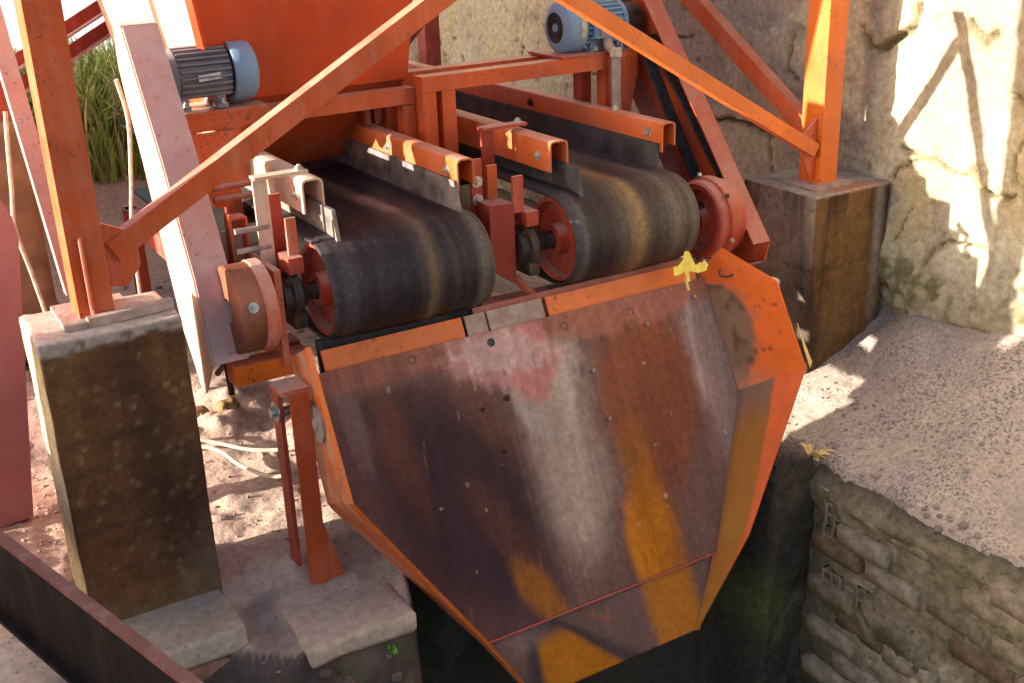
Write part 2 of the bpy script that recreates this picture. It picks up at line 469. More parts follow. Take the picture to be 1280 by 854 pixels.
def ground_z(x, y):
    z = -0.665 + 0.028 * fbm(x * 3, y * 3, 0, 11, 4) + 0.012 * fbm(x * 14, y * 14, 0, 12, 3)
    z = z + 0.10 * sstep(0.9, 2.2, y) * (0.6 + 0.4 * fbm(x * 2, y * 2, 0, 13)) * sstep(0.8, -0.6, x)
    z = z + 0.42 * sstep(2.0, 3.4, y) - 0.5 * sstep(4.2, 6.5, y) + 0.05 * sstep(1.8, 3, y) * fbm(x * 4, y * 4, 0, 19)
    # loose lumps of sand near the conveyors
    for (cx, cy, r, h) in ((-0.30, 0.72, 0.10, 0.07), (-0.22, 0.95, 0.14, 0.06), (-0.45, 0.75, 0.14, 0.05), (-0.1, 0.55, 0.2, 0.04), (-1.1, 0.35, 0.25, 0.03)):
        d = np.sqrt((x - cx) ** 2 + (y - cy) ** 2) / r
        z = z + h * np.exp(-d * d * 1.5) * (1 + 0.5 * fbm(x * 20, y * 20, 0, 21, 3))
    # the pit: the bank falls away in front of the slab
    edge = pit_edge(x, y)
    near = sstep(-0.10, -0.28, y) * sstep(-1.1, -0.95, x) * sstep(-0.15, -0.25, x)
    z = z - 0.030 * near
    dd = np.sqrt(((x + 0.36) / 0.17) ** 2 + ((y + 0.20) / 0.16) ** 2)
    z = z + 0.045 * np.exp(-dd * dd * 1.3) * (1 + 0.35 * fbm(x * 16, y * 16, 0, 38, 4))
    drop = np.clip(edge - y, 0, 3)
    slope = 1.1 + 9.0 * sstep(-0.30, -0.16, x + 0.04 * fbm(y * 9, y * 0, 0, 36))
    z = z - 0.05 * sstep(-0.02, 0.06, edge - y) - np.minimum(drop * slope, 1.9) * (1 + 0.5 * fbm(x * 9, y * 9, 0, 33, 5)) - 0.03 * sstep(0, 0.06, edge - y) * fbm(x * 16, y * 16, 0, 37, 4)
    z = z + 1.45 * sstep(-2.5, -3.3, x) * sstep(0.75, 0.40, y) * sstep(-60, -30, y)  # unseen bank left of the view, added to shade the sand
    z = z + (1.95 + 0.35 * fbm(x * 1.5, y * 2.5, 0, 35, 4)) * sstep(-2.5, -3.3, x) * sstep(1.9, 2.5, y) * sstep(12, 8, y) * sstep(-5.2, -4.3, x)  # second unseen bank, further back, added to shade the far wall
    z = z - 0.03 * sstep(-0.05, -0.2, y) * sstep(-0.45, -0.58, x)
    return z

def ground_col(x, y, z):
    c = np.zeros(x.shape + (3,)) + np.array((0.48, 0.345, 0.29))
    c = mixc(c, (0.53, 0.42, 0.34), sstep(0.0, 0.6, fbm(x * 2.5, y * 2.5, 0, 41)))
    c = mixc(c, (0.34, 0.17, 0.125), 0.75 * sstep(-0.45, -0.95, x) * sstep(0.1, 0.5, y) * sstep(-0.3, 0.5, fbm(x * 5, y * 5, 0, 42)))
    c = mixc(c, (0.20, 0.15, 0.14), 0.7 * sstep(0.15, 0.6, fbm(x * 9, y * 9, 0, 43, 5)))
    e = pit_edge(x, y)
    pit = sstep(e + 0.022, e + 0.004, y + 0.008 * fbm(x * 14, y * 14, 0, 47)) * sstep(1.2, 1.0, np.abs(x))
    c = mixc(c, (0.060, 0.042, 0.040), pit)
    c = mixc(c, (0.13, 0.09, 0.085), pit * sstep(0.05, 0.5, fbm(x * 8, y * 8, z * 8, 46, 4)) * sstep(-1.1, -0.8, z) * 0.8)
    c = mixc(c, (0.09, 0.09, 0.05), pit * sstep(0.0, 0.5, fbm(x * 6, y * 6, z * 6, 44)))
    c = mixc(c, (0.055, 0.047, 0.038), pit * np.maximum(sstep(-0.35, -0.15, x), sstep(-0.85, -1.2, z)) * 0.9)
    c = mixc(c, (0.28, 0.17, 0.12), 0.6 * sstep(1.9, 2.6, y) * sstep(4.2, 3.2, y))
    return c

def make_ground():
    def axis(a, b, fine0, fine1, f, g):
        out = [fine0]; st = f
        while out[-1] < fine1: out.append(out[-1] + f)
        hi = [out[-1]]; st = f
        while hi[-1] < b: st *= g; hi.append(min(b, hi[-1] + st))
        lo = [fine0]; st = f
        while lo[-1] > a: st *= g; lo.append(max(a, lo[-1] - st))
        return np.array(lo[:0:-1] + out + hi[1:])
    xs = axis(-900, 1.05, -1.25, 1.05, 0.0125, 1.12)
    xs[-1] = 1.05
    ys = axis(-900, 1600, -1.2, 1.6, 0.0125, 1.10)
    X, Y = np.meshgrid(xs, ys, indexing='ij')
    Z = ground_z(X, Y)
    C = ground_col(X, Y, Z)
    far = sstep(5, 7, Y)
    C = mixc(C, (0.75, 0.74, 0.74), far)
    V = np.stack([X, Y, Z], -1).reshape(-1, 3)
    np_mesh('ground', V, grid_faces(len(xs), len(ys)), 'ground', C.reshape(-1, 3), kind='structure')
make_ground()
MB().box(1.05, 900, 9.2, 1600, -1.2, -0.62).build('far_ground', 'farsand', None, 0, False, kind='structure')

# sand shelf between the pit and the retaining wall, running on behind the right pier
def make_sand():
    xs = np.arange(1.088, 1.76, 0.0115); ys = np.concatenate([np.arange(-2.6, -1.4, 0.04), np.arange(-1.4, 0.2, 0.0125), np.arange(0.2, 4.2, 0.06)])
    X, Y = np.meshgrid(xs, ys, indexing='ij')
    t = (X - 1.05) / 0.65
    Z = -0.695 + 0.25 * t ** 1.25 + 0.028 * fbm(X * 4, Y * 4, 0, 51) + 0.008 * fbm(X * 26, Y * 26, 0, 52, 4)
    Z += 0.07 * blob(X, Y, 1.62, -0.62, 0.16, 0.25, 0, 0.8) + 0.05 * blob(X, Y, 1.60, -0.30, 0.1, 0.1, 0, 0.8) - 0.06 * sstep(-0.7, -1.3, Y) * t
    edge = 1.108 + 0.020 * fbm(Y * 9, Y * 0, 0, 54, 5)
    Z -= 0.10 * sstep(edge + 0.008, edge - 0.012, X)
    Z -= 0.12 * sstep(0.1, 0.7, Y) * t
    C = np.zeros(X.shape + (3,)) + np.array((0.43, 0.345, 0.295))
    C = mixc(C, (0.33, 0.275, 0.255), sstep(0.0, 0.6, fbm(X * 7, Y * 7, 0, 55)))
    C = mixc(C, (0.44, 0.36, 0.30), sstep(0.1, 0.7, fbm(X * 3, Y * 3, 0, 56)) * 0.8)
    V = np.stack([X, Y, Z], -1).reshape(-1, 3)
    np_mesh('sand_bank', V, grid_faces(len(xs), len(ys)), 'sand', C.reshape(-1, 3), kind='structure')
make_sand()

# floor of the pit
MB().box(-6, 1.04, -6, -0.5, -2.7, -2.6).build('pit_floor', 'grease', None, 0, False, kind='structure')

# ================================================================== RETAINING WALL
CRACKS = [([(-0.01, .397), (-.016, .398), (-.07, .432), (-.105, .454), (-.138, .485), (-.156, .538)], .017, .035),
          ([(.0, .397), (.035, .41), (.056, .458)], .008, .02), ([(-.346, .501), (-.368, .48), (-.399, .456), (-.429, .485)], .015, .03),
          ([(-.109, -.003), (-.152, .049), (-.196, .078), (-.271, .091), (-.33, .06), (-.40, .07)], .006, .018),
          ([(-.145, .107), (-.193, .102)], .007, .015), ([(-.402, .09), (-.43, .034), (-.497, .012), (-.56, .03)], .010, .022),
          ([(-.561, .21), (-.528, .113), (-.55, .07)], .006, .018), ([(.372, .407), (.382, .285), (.323, .264)], .006, .02),
          ([(.95, .06), (.841, .052), (.637, .081), (.466, .063), (.33, .05)], .009, .025), ([(.719, .377), (.632, .376)], .010, .025),
          ([(-.282, -.241), (-.332, -.15), (-.476, -.14)], .006, .02), ([(-.147, -.194), (-.198, -.076)], .004, .012),
          ([(2.121, .204), (2.243, .003)], .006, .02), ([(1.941, .327), (1.879, .227)], .007, .02), ([(.72, .2), (.60, .15)], .006, .02),
          ([(-.62, .45), (-.66, .38), (-.72, .36), (-.80, .42)], .006, .02), ([(.45, .06), (.42, -.2)], .004, .015),
          ([(1.3, .38), (1.1, .33), (.9, .36)], .006, .02), ([(-.5, .32), (-.56, .29), (-.6, .3)], .008, .02), ([(1.55, .15), (1.35, .12)], .006, .02)]
def make_wall():
    ys = np.concatenate([np.arange(-2.6, -0.75, 0.03), np.arange(-0.75, 1.1, 0.0085), np.arange(1.1, 3.3, 0.016), np.arange(3.3, 9, 0.08)])
    zs = np.concatenate([np.arange(-0.95, 0.62, 0.0085), np.arange(0.62, 2.2, 0.05)])
    Y, Z = np.meshgrid(ys, zs, indexing='ij')
    big = fbm(Y * 2.2, Z * 2.2, 0, 61, 3)
    med = fbm(Y * 9, Z * 9, 0, 62, 4)
    fine = fbm(Y * 40, Z * 40, 0, 63, 3)
    X = 1.70 + 0.018 * big + 0.008 * med + 0.0045 * fine + 0.002 * fbm(Y * 85, Z * 85, 0, 76, 2)
    # uneven patches of render standing proud of each other
    lay = sstep(-0.04, 0.04, fbm(Y * 3.5, Z * 3.5, 0, 66, 5) - 0.05)
    X += 0.007 * lay
    C = np.zeros(Y.shape + (3,)) + np.array((0.47, 0.41, 0.31))
    C = mixc(C, (0.58, 0.54, 0.44), sstep(0.0, 0.6, big))
    C = mixc(C, (0.30, 0.25, 0.20), 0.85 * sstep(-0.02, 0.45, fbm(Y * 4, Z * 2.2, 0, 64, 5)))
    C = mixc(C, (0.30, 0.25, 0.22), 0.75 * np.clip(lay + 0.35, 0, 1) * sstep(0.0, 0.25, Y) * sstep(1.5, 1.2, Y))  # shade on this stretch of wall painted in as a darker grey
    C = mixc(C, (0.24, 0.20, 0.165), 0.6 * sstep(0.15, 0.6, fbm(Y * 14, Z * 14, 0, 65, 4)))
    C = mixc(C, (0.58, 0.46, 0.24), 0.4 * sstep(0.1, 0.6, fbm(Y * 5 + 9, Z * 2, 0, 67, 3)))
    # damp, mossy foot
    ml = -0.22 + 0.10 * fbm(Y * 4, Z * 0, 0, 68)
    damp = sstep(ml + 0.12, ml - 0.1, Z)
    C = mixc(C, (0.31, 0.265, 0.185), damp * 0.8)
    mo = sstep(0.0, 0.35, fbm(Y * 7, Z * 7, 0, 69, 5) + 0.35 * np.exp(-((Z - ml + 0.10) / 0.07) ** 2) - 0.05)
    C = mixc(C, (0.10, 0.095, 0.03), damp * mo * sstep(-0.25, 0.2, fbm(Y * 30, Z * 30, 0, 77, 4)) * 0.8)
    C = mixc(C, (0.17, 0.10, 0.03), damp * sstep(0.15, 0.5, fbm(Y * 6, Z * 10, 0, 70, 3)) * 0.7)
    X -= 0.05 * damp * sstep(-0.25, 0.3, fbm(Y * 4, Z * 6, 0, 71, 4))
    # cracks and missing chunks
    wy = Y + 0.012 * fbm(Y * 30, Z * 30, 0, 72, 3); wz = Z + 0.012 * fbm(Y * 30, Z * 30, 5, 73, 3)
    for pts, w, dep in CRACKS:
        d = np.full(Y.shape, 9.0)
        for (a, b), (c, e) in zip(pts, pts[1:]):
            vx, vy = c - a, e - b
            t = np.clip(((wy - a) * vx + (wz - b) * vy) / (vx * vx + vy * vy), 0, 1)
            d = np.minimum(d, np.hypot(wy - a - t * vx, wz - b - t * vy))
        ww = w * (0.6 + 0.7 * vnoise(Y * 25, Z * 25, 0, 74))
        k = sstep(ww, ww * 0.45, d)
        X += dep * k
        C = mixc(C, (0.12, 0.095, 0.05), k * 0.85)
        C = mixc(C, (0.30, 0.24, 0.10), sstep(ww * 3, ww, d) * (1 - k) * 0.45)
    pits = sstep(0.36, 0.52, fbm(Y * 22, Z * 22, 0, 75, 3) * 0.8 + 0.25 * big)
    X += 0.012 * pits
    C = mixc(C, (0.17, 0.13, 0.075), pits * 0.7)
    V = np.stack([X, Y, Z], -1).reshape(-1, 3)
    F = grid_faces(len(ys), len(zs))[:, ::-1]
    n = len(V); nu, nv = len(ys), len(zs)
    # back, top and ends so that the wall is a solid body
    idx = np.arange(n).reshape(nu, nv)
    ring = list(idx[:, 0]) + list(idx[-1, 1:]) + list(idx[-2::-1, -1]) + list(idx[0, -2:0:-1])
    bk = np.array([[2.6, V[i][1], V[i][2]] for i in ring])
    V = np.vstack([V, bk]); Cc = np.vstack([C.reshape(-1, 3), np.tile((0.4, 0.35, 0.28), (len(ring), 1))])
    F = [tuple(f) for f in F] + [(ring[i], ring[(i + 1) % len(ring)], n + (i + 1) % len(ring), n + i) for i in range(len(ring))]
    F.append(tuple(range(n, n + len(ring))))
    o = np_mesh('retaining_wall', V, F, 'wall', Cc)
    tag(o, 'cracked cream cement wall rising behind the machine and the sand, mossy at its foot', 'wall')
make_wall()

# ================================================================== PIT BRICK WALL
def make_brick_wall():
    t = thing('pit_wall', 'weathered muddy brick wall of the pit below the grey sand', 'brick wall', (1.08, -1.3, -2.6))
    ys = np.arange(-2.4, -0.43, 0.0125); zs = np.append(np.arange(-2.6, -0.715, 0.0125), -0.705)
    Y, Z = np.meshgrid(ys, zs, indexing='ij')
    top = sstep(-0.76, -0.70, Z)
    X = 1.078 + 0.045 * top - 0.02 * sstep(-0.80, -0.74, Z) * (1 - top) - 0.012 * fbm(Y * 8, Z * 8, 0, 81, 4) - 0.035 * sstep(0.05, 0.5, fbm(Y * 4 + 3, Z * 4, 0, 82, 4)) + 0.01 * fbm(Y * 30, Z * 30, 0, 83, 3)
    C = np.zeros(Y.shape + (3,)) + np.array((0.20, 0.165, 0.115))
    Z += 0.02 * top * fbm(Y * 10, Y * 0, 0, 86)
    C = mixc(C, (0.40, 0.34, 0.26), sstep(-0.1, 0.4, fbm(Y * 5, Z * 5, 0, 84)) * sstep(-0.55, -0.9, Y))  # nearer part painted lighter for the skylight falling on it
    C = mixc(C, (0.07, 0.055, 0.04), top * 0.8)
    C = mixc(C, (0.10, 0.09, 0.05), sstep(0.05, 0.5, fbm(Y * 9, Z * 9, 0, 85, 4)))
    C = mixc(C, (0.10, 0.085, 0.065), sstep(-0.62, -0.46, Y))
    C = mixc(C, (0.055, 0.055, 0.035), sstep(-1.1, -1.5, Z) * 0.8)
    V = np.stack([X, Y, Z], -1).reshape(-1, 3)
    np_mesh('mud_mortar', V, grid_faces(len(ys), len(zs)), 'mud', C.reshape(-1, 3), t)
    # bricks, laid in running bond; shared meshes, one object each
    L, H, D = 0.185, 0.058, 0.09
    meshes = []
    for k in range(9):
        P, F = rough_box(-D / 2, D / 2, -L / 2, L / 2, -H / 2, H / 2, 0.040, 0.005, 0.006, 90 + k, 26)
        me = bpy.data.meshes.new('brick')
        me.from_pydata(P.tolist(), [], [tuple(f) for f in F])
        me.polygons.foreach_set('use_smooth', [True] * len(me.polygons))
        me.materials.append(M[('brick_a', 'brick_a', 'brick_b', 'brick_c')[k % 4]])
        meshes.append(me)
    base = root_loc(t)
    for row in range(13):
        z = -0.775 - row * 0.074
        off = (row % 2) * 0.10
        for col in range(9):
            y = -0.57 - off - col * 0.205
            if y < -1.95 or random.random() < 0.18: continue
            o = bpy.data.objects.new('brick', random.choice(meshes))
            COL.objects.link(o); o.parent = t
            o.location = Vector((1.102 + random.uniform(-0.014, 0.016), y + random.uniform(-.008, .008), z + random.uniform(-.005, .005))) - base
            o.rotation_euler = (random.uniform(-.03, .03), random.uniform(-.03, .03), random.uniform(-.05, .05))
    # hollow bricks set end-on: each face shows four round cells
    for (y, z) in ((-0.56, -0.815), (-0.555, -0.885), (-0.565, -1.035), (-0.70, -1.03)):
        mb = MB(); s = 0.034; w = 0.009; x0, x1 = 1.060, 1.11
        for a in (-1, 0, 1):
            mb.box(x0, x1, y + a * s - w / 2, y + a * s + w / 2, z - s - w / 2, z + s + w / 2)
            mb.box(x0 + 0.001, x1, y - s - w / 2 + 0.001, y + s + w / 2 - 0.001, z + a * s - w / 2, z + a * s + w / 2)
        mb.box(1.085, 1.099, y - s, y + s, z - s, z + s)
        mb.build('hollow_brick', 'brick_b', t, 0.002)
make_brick_wall()

# dark back face of the pit, under the chute
def make_pit_back():
    t = thing('pit_back_wall', 'dark wall of the pit behind the chute lip', 'pit wall', (0.4, -0.43, -2.6))
    xs = np.arange(-0.2, 1.085, 0.0125); zs = np.arange(-2.6, -0.66, 0.0125)
    X, Z = np.meshgrid(xs, zs, indexing='ij')
    Y = -0.235 - 0.215 * sstep(0.88, 0.92, X) + 0.02 * fbm(X * 6, Z * 6, 0, 96, 4) + 0.012 * fbm(X * 20, Z * 20, 0, 97, 3)
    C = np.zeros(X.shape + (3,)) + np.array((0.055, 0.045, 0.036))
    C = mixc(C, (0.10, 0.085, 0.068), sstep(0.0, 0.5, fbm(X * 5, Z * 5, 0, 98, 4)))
    C = mixc(C, (0.11, 0.12, 0.04), blob(X, Z, 0.95, -1.15, 0.06, 0.12, 0.3, 0.7) * 0.8)
    V = np.stack([X, Y, Z], -1).reshape(-1, 3)
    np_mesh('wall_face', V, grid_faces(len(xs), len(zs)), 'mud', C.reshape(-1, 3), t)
make_pit_back()

# ================================================================== CONCRETE PIERS
def pier(name, label, box, mat, seed, group=None, kind='l'):
    P, F = rough_box(*box, 0.0075, 0.006, 0.004, seed, 9)
    x, y, z = P.T
    u = x + y * 0.9
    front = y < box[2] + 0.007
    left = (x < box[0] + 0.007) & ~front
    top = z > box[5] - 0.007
    st = 0.75 * fbm(u * 19, z * 1.8, 0, seed + 5, 5) + 0.35 * fbm(u * 8, z * 6, 0, seed + 9, 4); bl = fbm(u * 7, z * 2.5, 0, seed + 6, 4); fi = fbm(u * 30, z * 30, y * 10, seed + 7, 3)
    if kind == 'l':
        C = np.zeros((len(P), 3)) + np.array((0.135, 0.060, 0.028))
        C = mixc(C, (0.055, 0.028, 0.018), sstep(-0.1, 0.5, st) * 0.85)
        C = mixc(C, (0.135, 0.072, 0.035), 0.8 * sstep(0.05, 0.5, bl))
        C = mixc(C, (0.045, 0.022, 0.015), 0.7 * blob(x, z, -0.71, -0.25, 0.05, 0.35, 0.06, 0.8) )
        lowp = sstep(box[4] + 0.30, box[4] + 0.08, z + 0.06 * bl)
        C = mixc(C, (0.17, 0.115, 0.08), lowp * sstep(-0.05, 0.35, bl) * 0.75)
        C = mixc(C, (0.16, 0.10, 0.045), sstep(box[4] + 0.13, box[4] + 0.03, z) * 0.4)
        g = np.random.default_rng(3)
        for k in range(70):
            cx, cz, r = g.uniform(box[0] + .02, box[1] - .01), g.uniform(-0.6, -0.1) if k > 20 else g.uniform(-0.3, 0), g.uniform(0.005, 0.0085)
            C = mixc(C, (0.34, 0.22, 0.12), blob(x, z, cx, cz, r, r, 0, 0.5) * g.uniform(0.15, 0.45) * front)
        C = mixc(C, (0.50, 0.40, 0.26), left * 0.9)  # left face paler: dust plus the sunlight on it, put into the colour
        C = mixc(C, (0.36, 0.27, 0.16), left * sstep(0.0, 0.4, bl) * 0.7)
        cap = sstep(box[5] - 0.030, box[5] - 0.020, z + 0.022 * bl + 0.012 * fi)
        C = mixc(C, (0.33, 0.26, 0.23), cap)
        C = mixc(C, (0.07, 0.045, 0.035), cap * sstep(0.1, 0.4, fi) * sstep(box[5] - 0.004, box[5] - 0.012, z) * 0.8)
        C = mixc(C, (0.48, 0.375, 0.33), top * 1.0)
    else:
        C = np.zeros((len(P), 3)) + np.array((0.17, 0.088, 0.035))
        C = mixc(C, (0.05, 0.029, 0.02), sstep(-0.15, 0.4, st))
        C = mixc(C, (0.19, 0.15, 0.105), sstep(0.1, 0.5, bl) * 0.8)
        C = mixc(C, (0.25, 0.21, 0.175), 0.8 * blob(x, z, 1.64, -0.15, 0.02, 0.35, 0, 0.8))
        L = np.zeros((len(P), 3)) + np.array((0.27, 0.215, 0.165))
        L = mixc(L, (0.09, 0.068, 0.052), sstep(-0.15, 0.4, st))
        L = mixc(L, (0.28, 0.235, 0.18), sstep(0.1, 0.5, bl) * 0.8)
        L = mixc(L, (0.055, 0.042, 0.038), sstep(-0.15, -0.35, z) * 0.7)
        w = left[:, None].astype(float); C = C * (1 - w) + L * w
        C = mixc(C, (0.06, 0.045, 0.03), sstep(-0.40, -0.65, z) * 0.6)
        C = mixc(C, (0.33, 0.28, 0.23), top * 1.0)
        C = mixc(C, (0.34, 0.13, 0.085), top * blob(x, y, 1.55, -0.09, 0.12, 0.03, 0, 0.6) * 0.8)
    for zl in (box[5] - 0.24, box[5] - 0.47):                # faint formwork joints
        C = mixc(C, (0.05, 0.03, 0.02), 0.35 * sstep(0.008, 0.002, np.abs(z - zl - 0.004 * fi)) * (vnoise(u * 12, z * 0, 0, seed + 11) > 0.35))
    po = sstep(0.50, 0.62, fbm(u * 45, z * 45, y * 20, seed + 12, 2))
    C = mixc(C, (0.035, 0.022, 0.016), po * 0.7 * ~top)
    C = C * (1 + 0.25 * fi + 0.2 * fbm(u * 60, z * 60, 0, seed + 8, 2))[:, None]
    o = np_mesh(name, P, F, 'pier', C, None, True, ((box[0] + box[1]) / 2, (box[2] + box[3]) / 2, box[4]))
    tag(o, label, 'concrete pier', group)
    return o
GP = 'concrete piers under the steel frame'
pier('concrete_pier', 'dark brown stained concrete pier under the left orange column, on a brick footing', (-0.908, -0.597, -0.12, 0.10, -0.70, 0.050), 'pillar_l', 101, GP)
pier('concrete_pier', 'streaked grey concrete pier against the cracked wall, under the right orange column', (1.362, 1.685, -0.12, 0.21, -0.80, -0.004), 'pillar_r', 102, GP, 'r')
P, F = rough_box(-0.98, -0.62, 1.55, 1.9, -0.6, 0.24, 0.04, 0.01, 0.006, 103, 9)
tag(np_mesh('concrete_pier', P, F, 'farpier', None, None, True, (-0.8, 1.7, -0.6)), 'far brown pier half hidden at the left edge behind the leaning pink strut', 'concrete pier', GP)

# footing of the left pier: a dusted slab over two brick courses
t = thing('brick_footing', 'sand-dusted footing slab on red bricks in front of the brown pier', 'footing', (-0.76, -0.1, -0.9))
def np_part(name, box, step, rad, amp, seed, mat, parent, col=None, freq=9):
    P, F = rough_box(*box, step, rad, amp, seed, freq)
    return np_mesh(name, P, F, mat, None if col is None else np.tile(col, (len(P), 1)), parent)
np_part('footing_slab', (-0.96, -0.60, -0.305, 0.2, -0.735, -0.668), 0.012, 0.006, 0.008, 111, 'ground', t, (0.42, 0.335, 0.275))
bmesh_b = []
for k in range(4):
    P, F = rough_box(-0.088, 0.088, -0.05, 0.05, -0.028, 0.028, 0.03, 0.004, 0.006, 120 + k, 26)
    me = bpy.data.meshes.new('brick'); me.from_pydata(P.tolist(), [], [tuple(f) for f in F]); me.materials.append(M['mortar_red'])
    me.polygons.foreach_set('use_smooth', [True] * len(me.polygons)); bmesh_b.append(me)
bl = root_loc(t)
for row in range(4):
    for i in range(2):
        o = bpy.data.objects.new('brick', bmesh_b[(row + i) % 4]); COL.objects.link(o); o.parent = t
        o.location = Vector((-0.70 - i * 0.19 + (row % 2) * 0.02, -0.25 + random.uniform(-.01, .006), -0.768 - row * 0.065)) - bl
        o.rotation_euler = (0, 0, random.uniform(-.05, .05))
    for i in range(2):
        o = bpy.data.objects.new('brick', bmesh_b[(row + i + 1) % 4]); COL.objects.link(o); o.parent = t
        o.location = Vector((-0.662, -0.10 + i * 0.19 - (row % 2) * 0.03, -0.768 - row * 0.065)) - bl
        o.rotation_euler = (0, 0, R(90) + random.uniform(-.05, .05))
np_part('mortar_core', (-0.93, -0.64, -0.27, 0.2, -1.2, -0.735), 0.05, 0.01, 0.005, 130, 'mortar_red', t)

# ledge slab that carries the chute support
P, F = rough_box(-0.505, -0.235, -0.462, -0.10, -0.735, -0.685, 0.012, 0.005, 0.010, 140, 12)
tag(np_mesh('ledge_slab', P, F, 'ground', np.tile((0.45, 0.34, 0.29), (len(P), 1)), loc=(-0.38, -0.3, -0.73)), 'dusty concrete ledge at the pit edge under the chute support post', 'concrete slab')

# ================================================================== STEEL COLUMNS AND BRACES
GC = 'orange columns of the hopper frame'
def column(label, x0, x1, y0, y1, zb, ztop, mat, group=GC):
    t = thing('steel_column', label, 'steel column', ((x0 + x1) / 2, (y0 + y1) / 2, zb), group)
    MB().box(x0, x1, y0, y1, zb + 0.012, ztop).build('post', mat, t, 0.004)
    MB().box(x0 - 0.04, x1 + 0.04, y0 - 0.035, y1 + 0.04, zb, zb + 0.012).build('base_plate', 'dustcap', t, 0.002)
    return t
lc = column('left orange box column with a gusset, standing on the dark brown pier', -0.800, -0.724, -0.045, 0.045, 0.052, 2.3, 'orange')
MB().prism([(-0.722, -0.012, 0.262), (-0.645, -0.012, 0.226), (-0.645, -0.012, 0.15), (-0.68, -0.012, 0.108), (-0.722, -0.012, 0.112)], (0, 0.010, 0)).build('gusset', 'orange', lc, 0.0015)
MB().tube([(-0.722, -0.014, z) for z in np.linspace(0.11, 0.26, 12)], 0.004, 6).build('weld_bead', 'orange', lc, 0)
MB().bar((-0.79, -0.075, 0.062), (-0.60, -0.055, 0.062), 0.022, 0.022).build('foot_angle', 'dustcap', lc, 0.002)
MB().tube([(-0.772, -0.046, 0.245), (-0.772, -0.050, 0.235), (-0.772, -0.050, 0.08), (-0.772, -0.060, 0.066)], 0.005, 8).build('anchor_rod', 'dusty', lc, 0)
rc = column('right orange box column standing on the streaked grey pier by the wall', 1.452, 1.527, -0.035, 0.055, -0.004, 2.3, 'bright')
MB().prism([(1.452, -0.015, 0.215), (1.375, -0.015, 0.155), (1.43, -0.015, 0.025), (1.452, -0.015, 0.02)], (0, 0.010, 0)).build('gusset', 'orange', rc, 0.0015)
GB = 'diagonal braces of the hopper frame'
def brace(label, p, q, w, thick, nrm, mat, flange=None):
    """flat or angle iron: w across, thick along nrm"""
    t = thing('diagonal_brace', label, 'steel brace', p, GB)
    p, q, nrm = Vector(p), Vector(q), Vector(nrm).normalized()
    d = (q - p).normalized(); s = nrm.cross(d).normalized()
    if s.z < 0: s = -s
    a = MB(); vs = [p - s * w / 2, p + s * w / 2, q + s * w / 2, q - s * w / 2]
    a.prism(vs, nrm * thick); a.build('web', mat, t, 0.0015)
    if flange:
        o = s * (w / 2 - thick) if flange > 0 else -s * (w / 2)
        b = MB(); vs = [p + o, p + o + s * thick, q + o + s * thick, q + o]
        b.prism([v + nrm * (thick + 0.0005) for v in vs], nrm * 0.035); b.build('flange', mat, t, 0.0015)
    return t
brace('orange angle brace rising to the right from the left column across the motor beam', (-0.70, -0.018, 0.191), (0.36, -0.018, 0.781), 0.05, 0.006, (0, 1, 0), 'orange', 1)
brace('bright orange brace falling to the right column over the blue motor', (0.36, -0.030, 0.742), (1.44, -0.030, 0.115), 0.042, 0.006, (0, 1, 0), 'bright', -1)
brace('orange brace climbing back from the foot of the right column along the wall', (1.46, 0.03, 0.15), (1.46, 1.35, 0.98), 0.06, 0.006, (1, 0, 0), 'orange', 1)
# dark thin brace crossing behind the conveyors
brace('thin rusty brace behind the conveyors in front of the sunlit wall', (0.60, 1.25, 0.33), (1.05, 1.25, 0.76), 0.02, 0.006, (0, 1, 0), 'dkred', 1)

# rear posts and left background steel
GR = 'rear posts of the hopper frame'
def post(label, x0, x1, y0, y1, z0, z1, mat, group=GR):
    return tag(MB().box(x0, x1, y0, y1, z0, z1).build('steel_post', mat, None, 0.004, loc=((x0 + x1) / 2, (y0 + y1) / 2, z0)), label, 'steel post', group)
post('dark red rear post standing against the wall behind the right belt', 1.10, 1.17, 1.95, 2.03, -0.7, 2.2, 'dkred')
post('orange rear post just right of the hopper, behind the long brace', 0.62, 0.70, 1.62, 1.70, -0.7, 2.2, 'orange')
post('red post on top of the far brown pier', -0.74, -0.62, 1.66, 1.76, 0.235, 2.0, 'red', None)
tag(MB().bar((-0.745, 1.0, 0.88), (-0.645, 1.0, -0.20), 0.05, 0.05, (0, 1, 0)).build('leaning_strut', 'pink', None, 0.003, loc=(-0.65, 1, -0.2)), 'dust-pink leaning strut just left of the left orange column', 'steel strut')
GS = 'slanting beams above the grass'
for (dz, lb) in ((0.03, 'upper of the two red slanting beams above the grass'), (-0.055, 'lower of the two red slanting beams above the grass')):
    p, q = Vector((-0.85, 2.0, 0.20 + dz)), Vector((0.05, 2.0, 0.66 + dz))
    t = thing('slanting_beam', lb, 'steel beam', p, GS)
    MB().bar(p, q, 0.010, 0.045, (0, 0, 1)).build('web', 'red', t, 0.002)
    MB().bar(p + Vector((0, -0.02, -0.026)), q + Vector((0, -0.02, -0.026)), 0.05, 0.007, (0, 0, 1)).build('flange', 'pink', t, 0.001)
t = thing('slanting_beam', 'short red beam at the top left corner behind the pink strut', 'steel beam', (-1.3, 2.6, 0.3))
MB().bar((-1.2, 2.6, 0.32), (-0.1, 2.6, 0.95), 0.03, 0.04).build('web', 'red', t, 0.002)
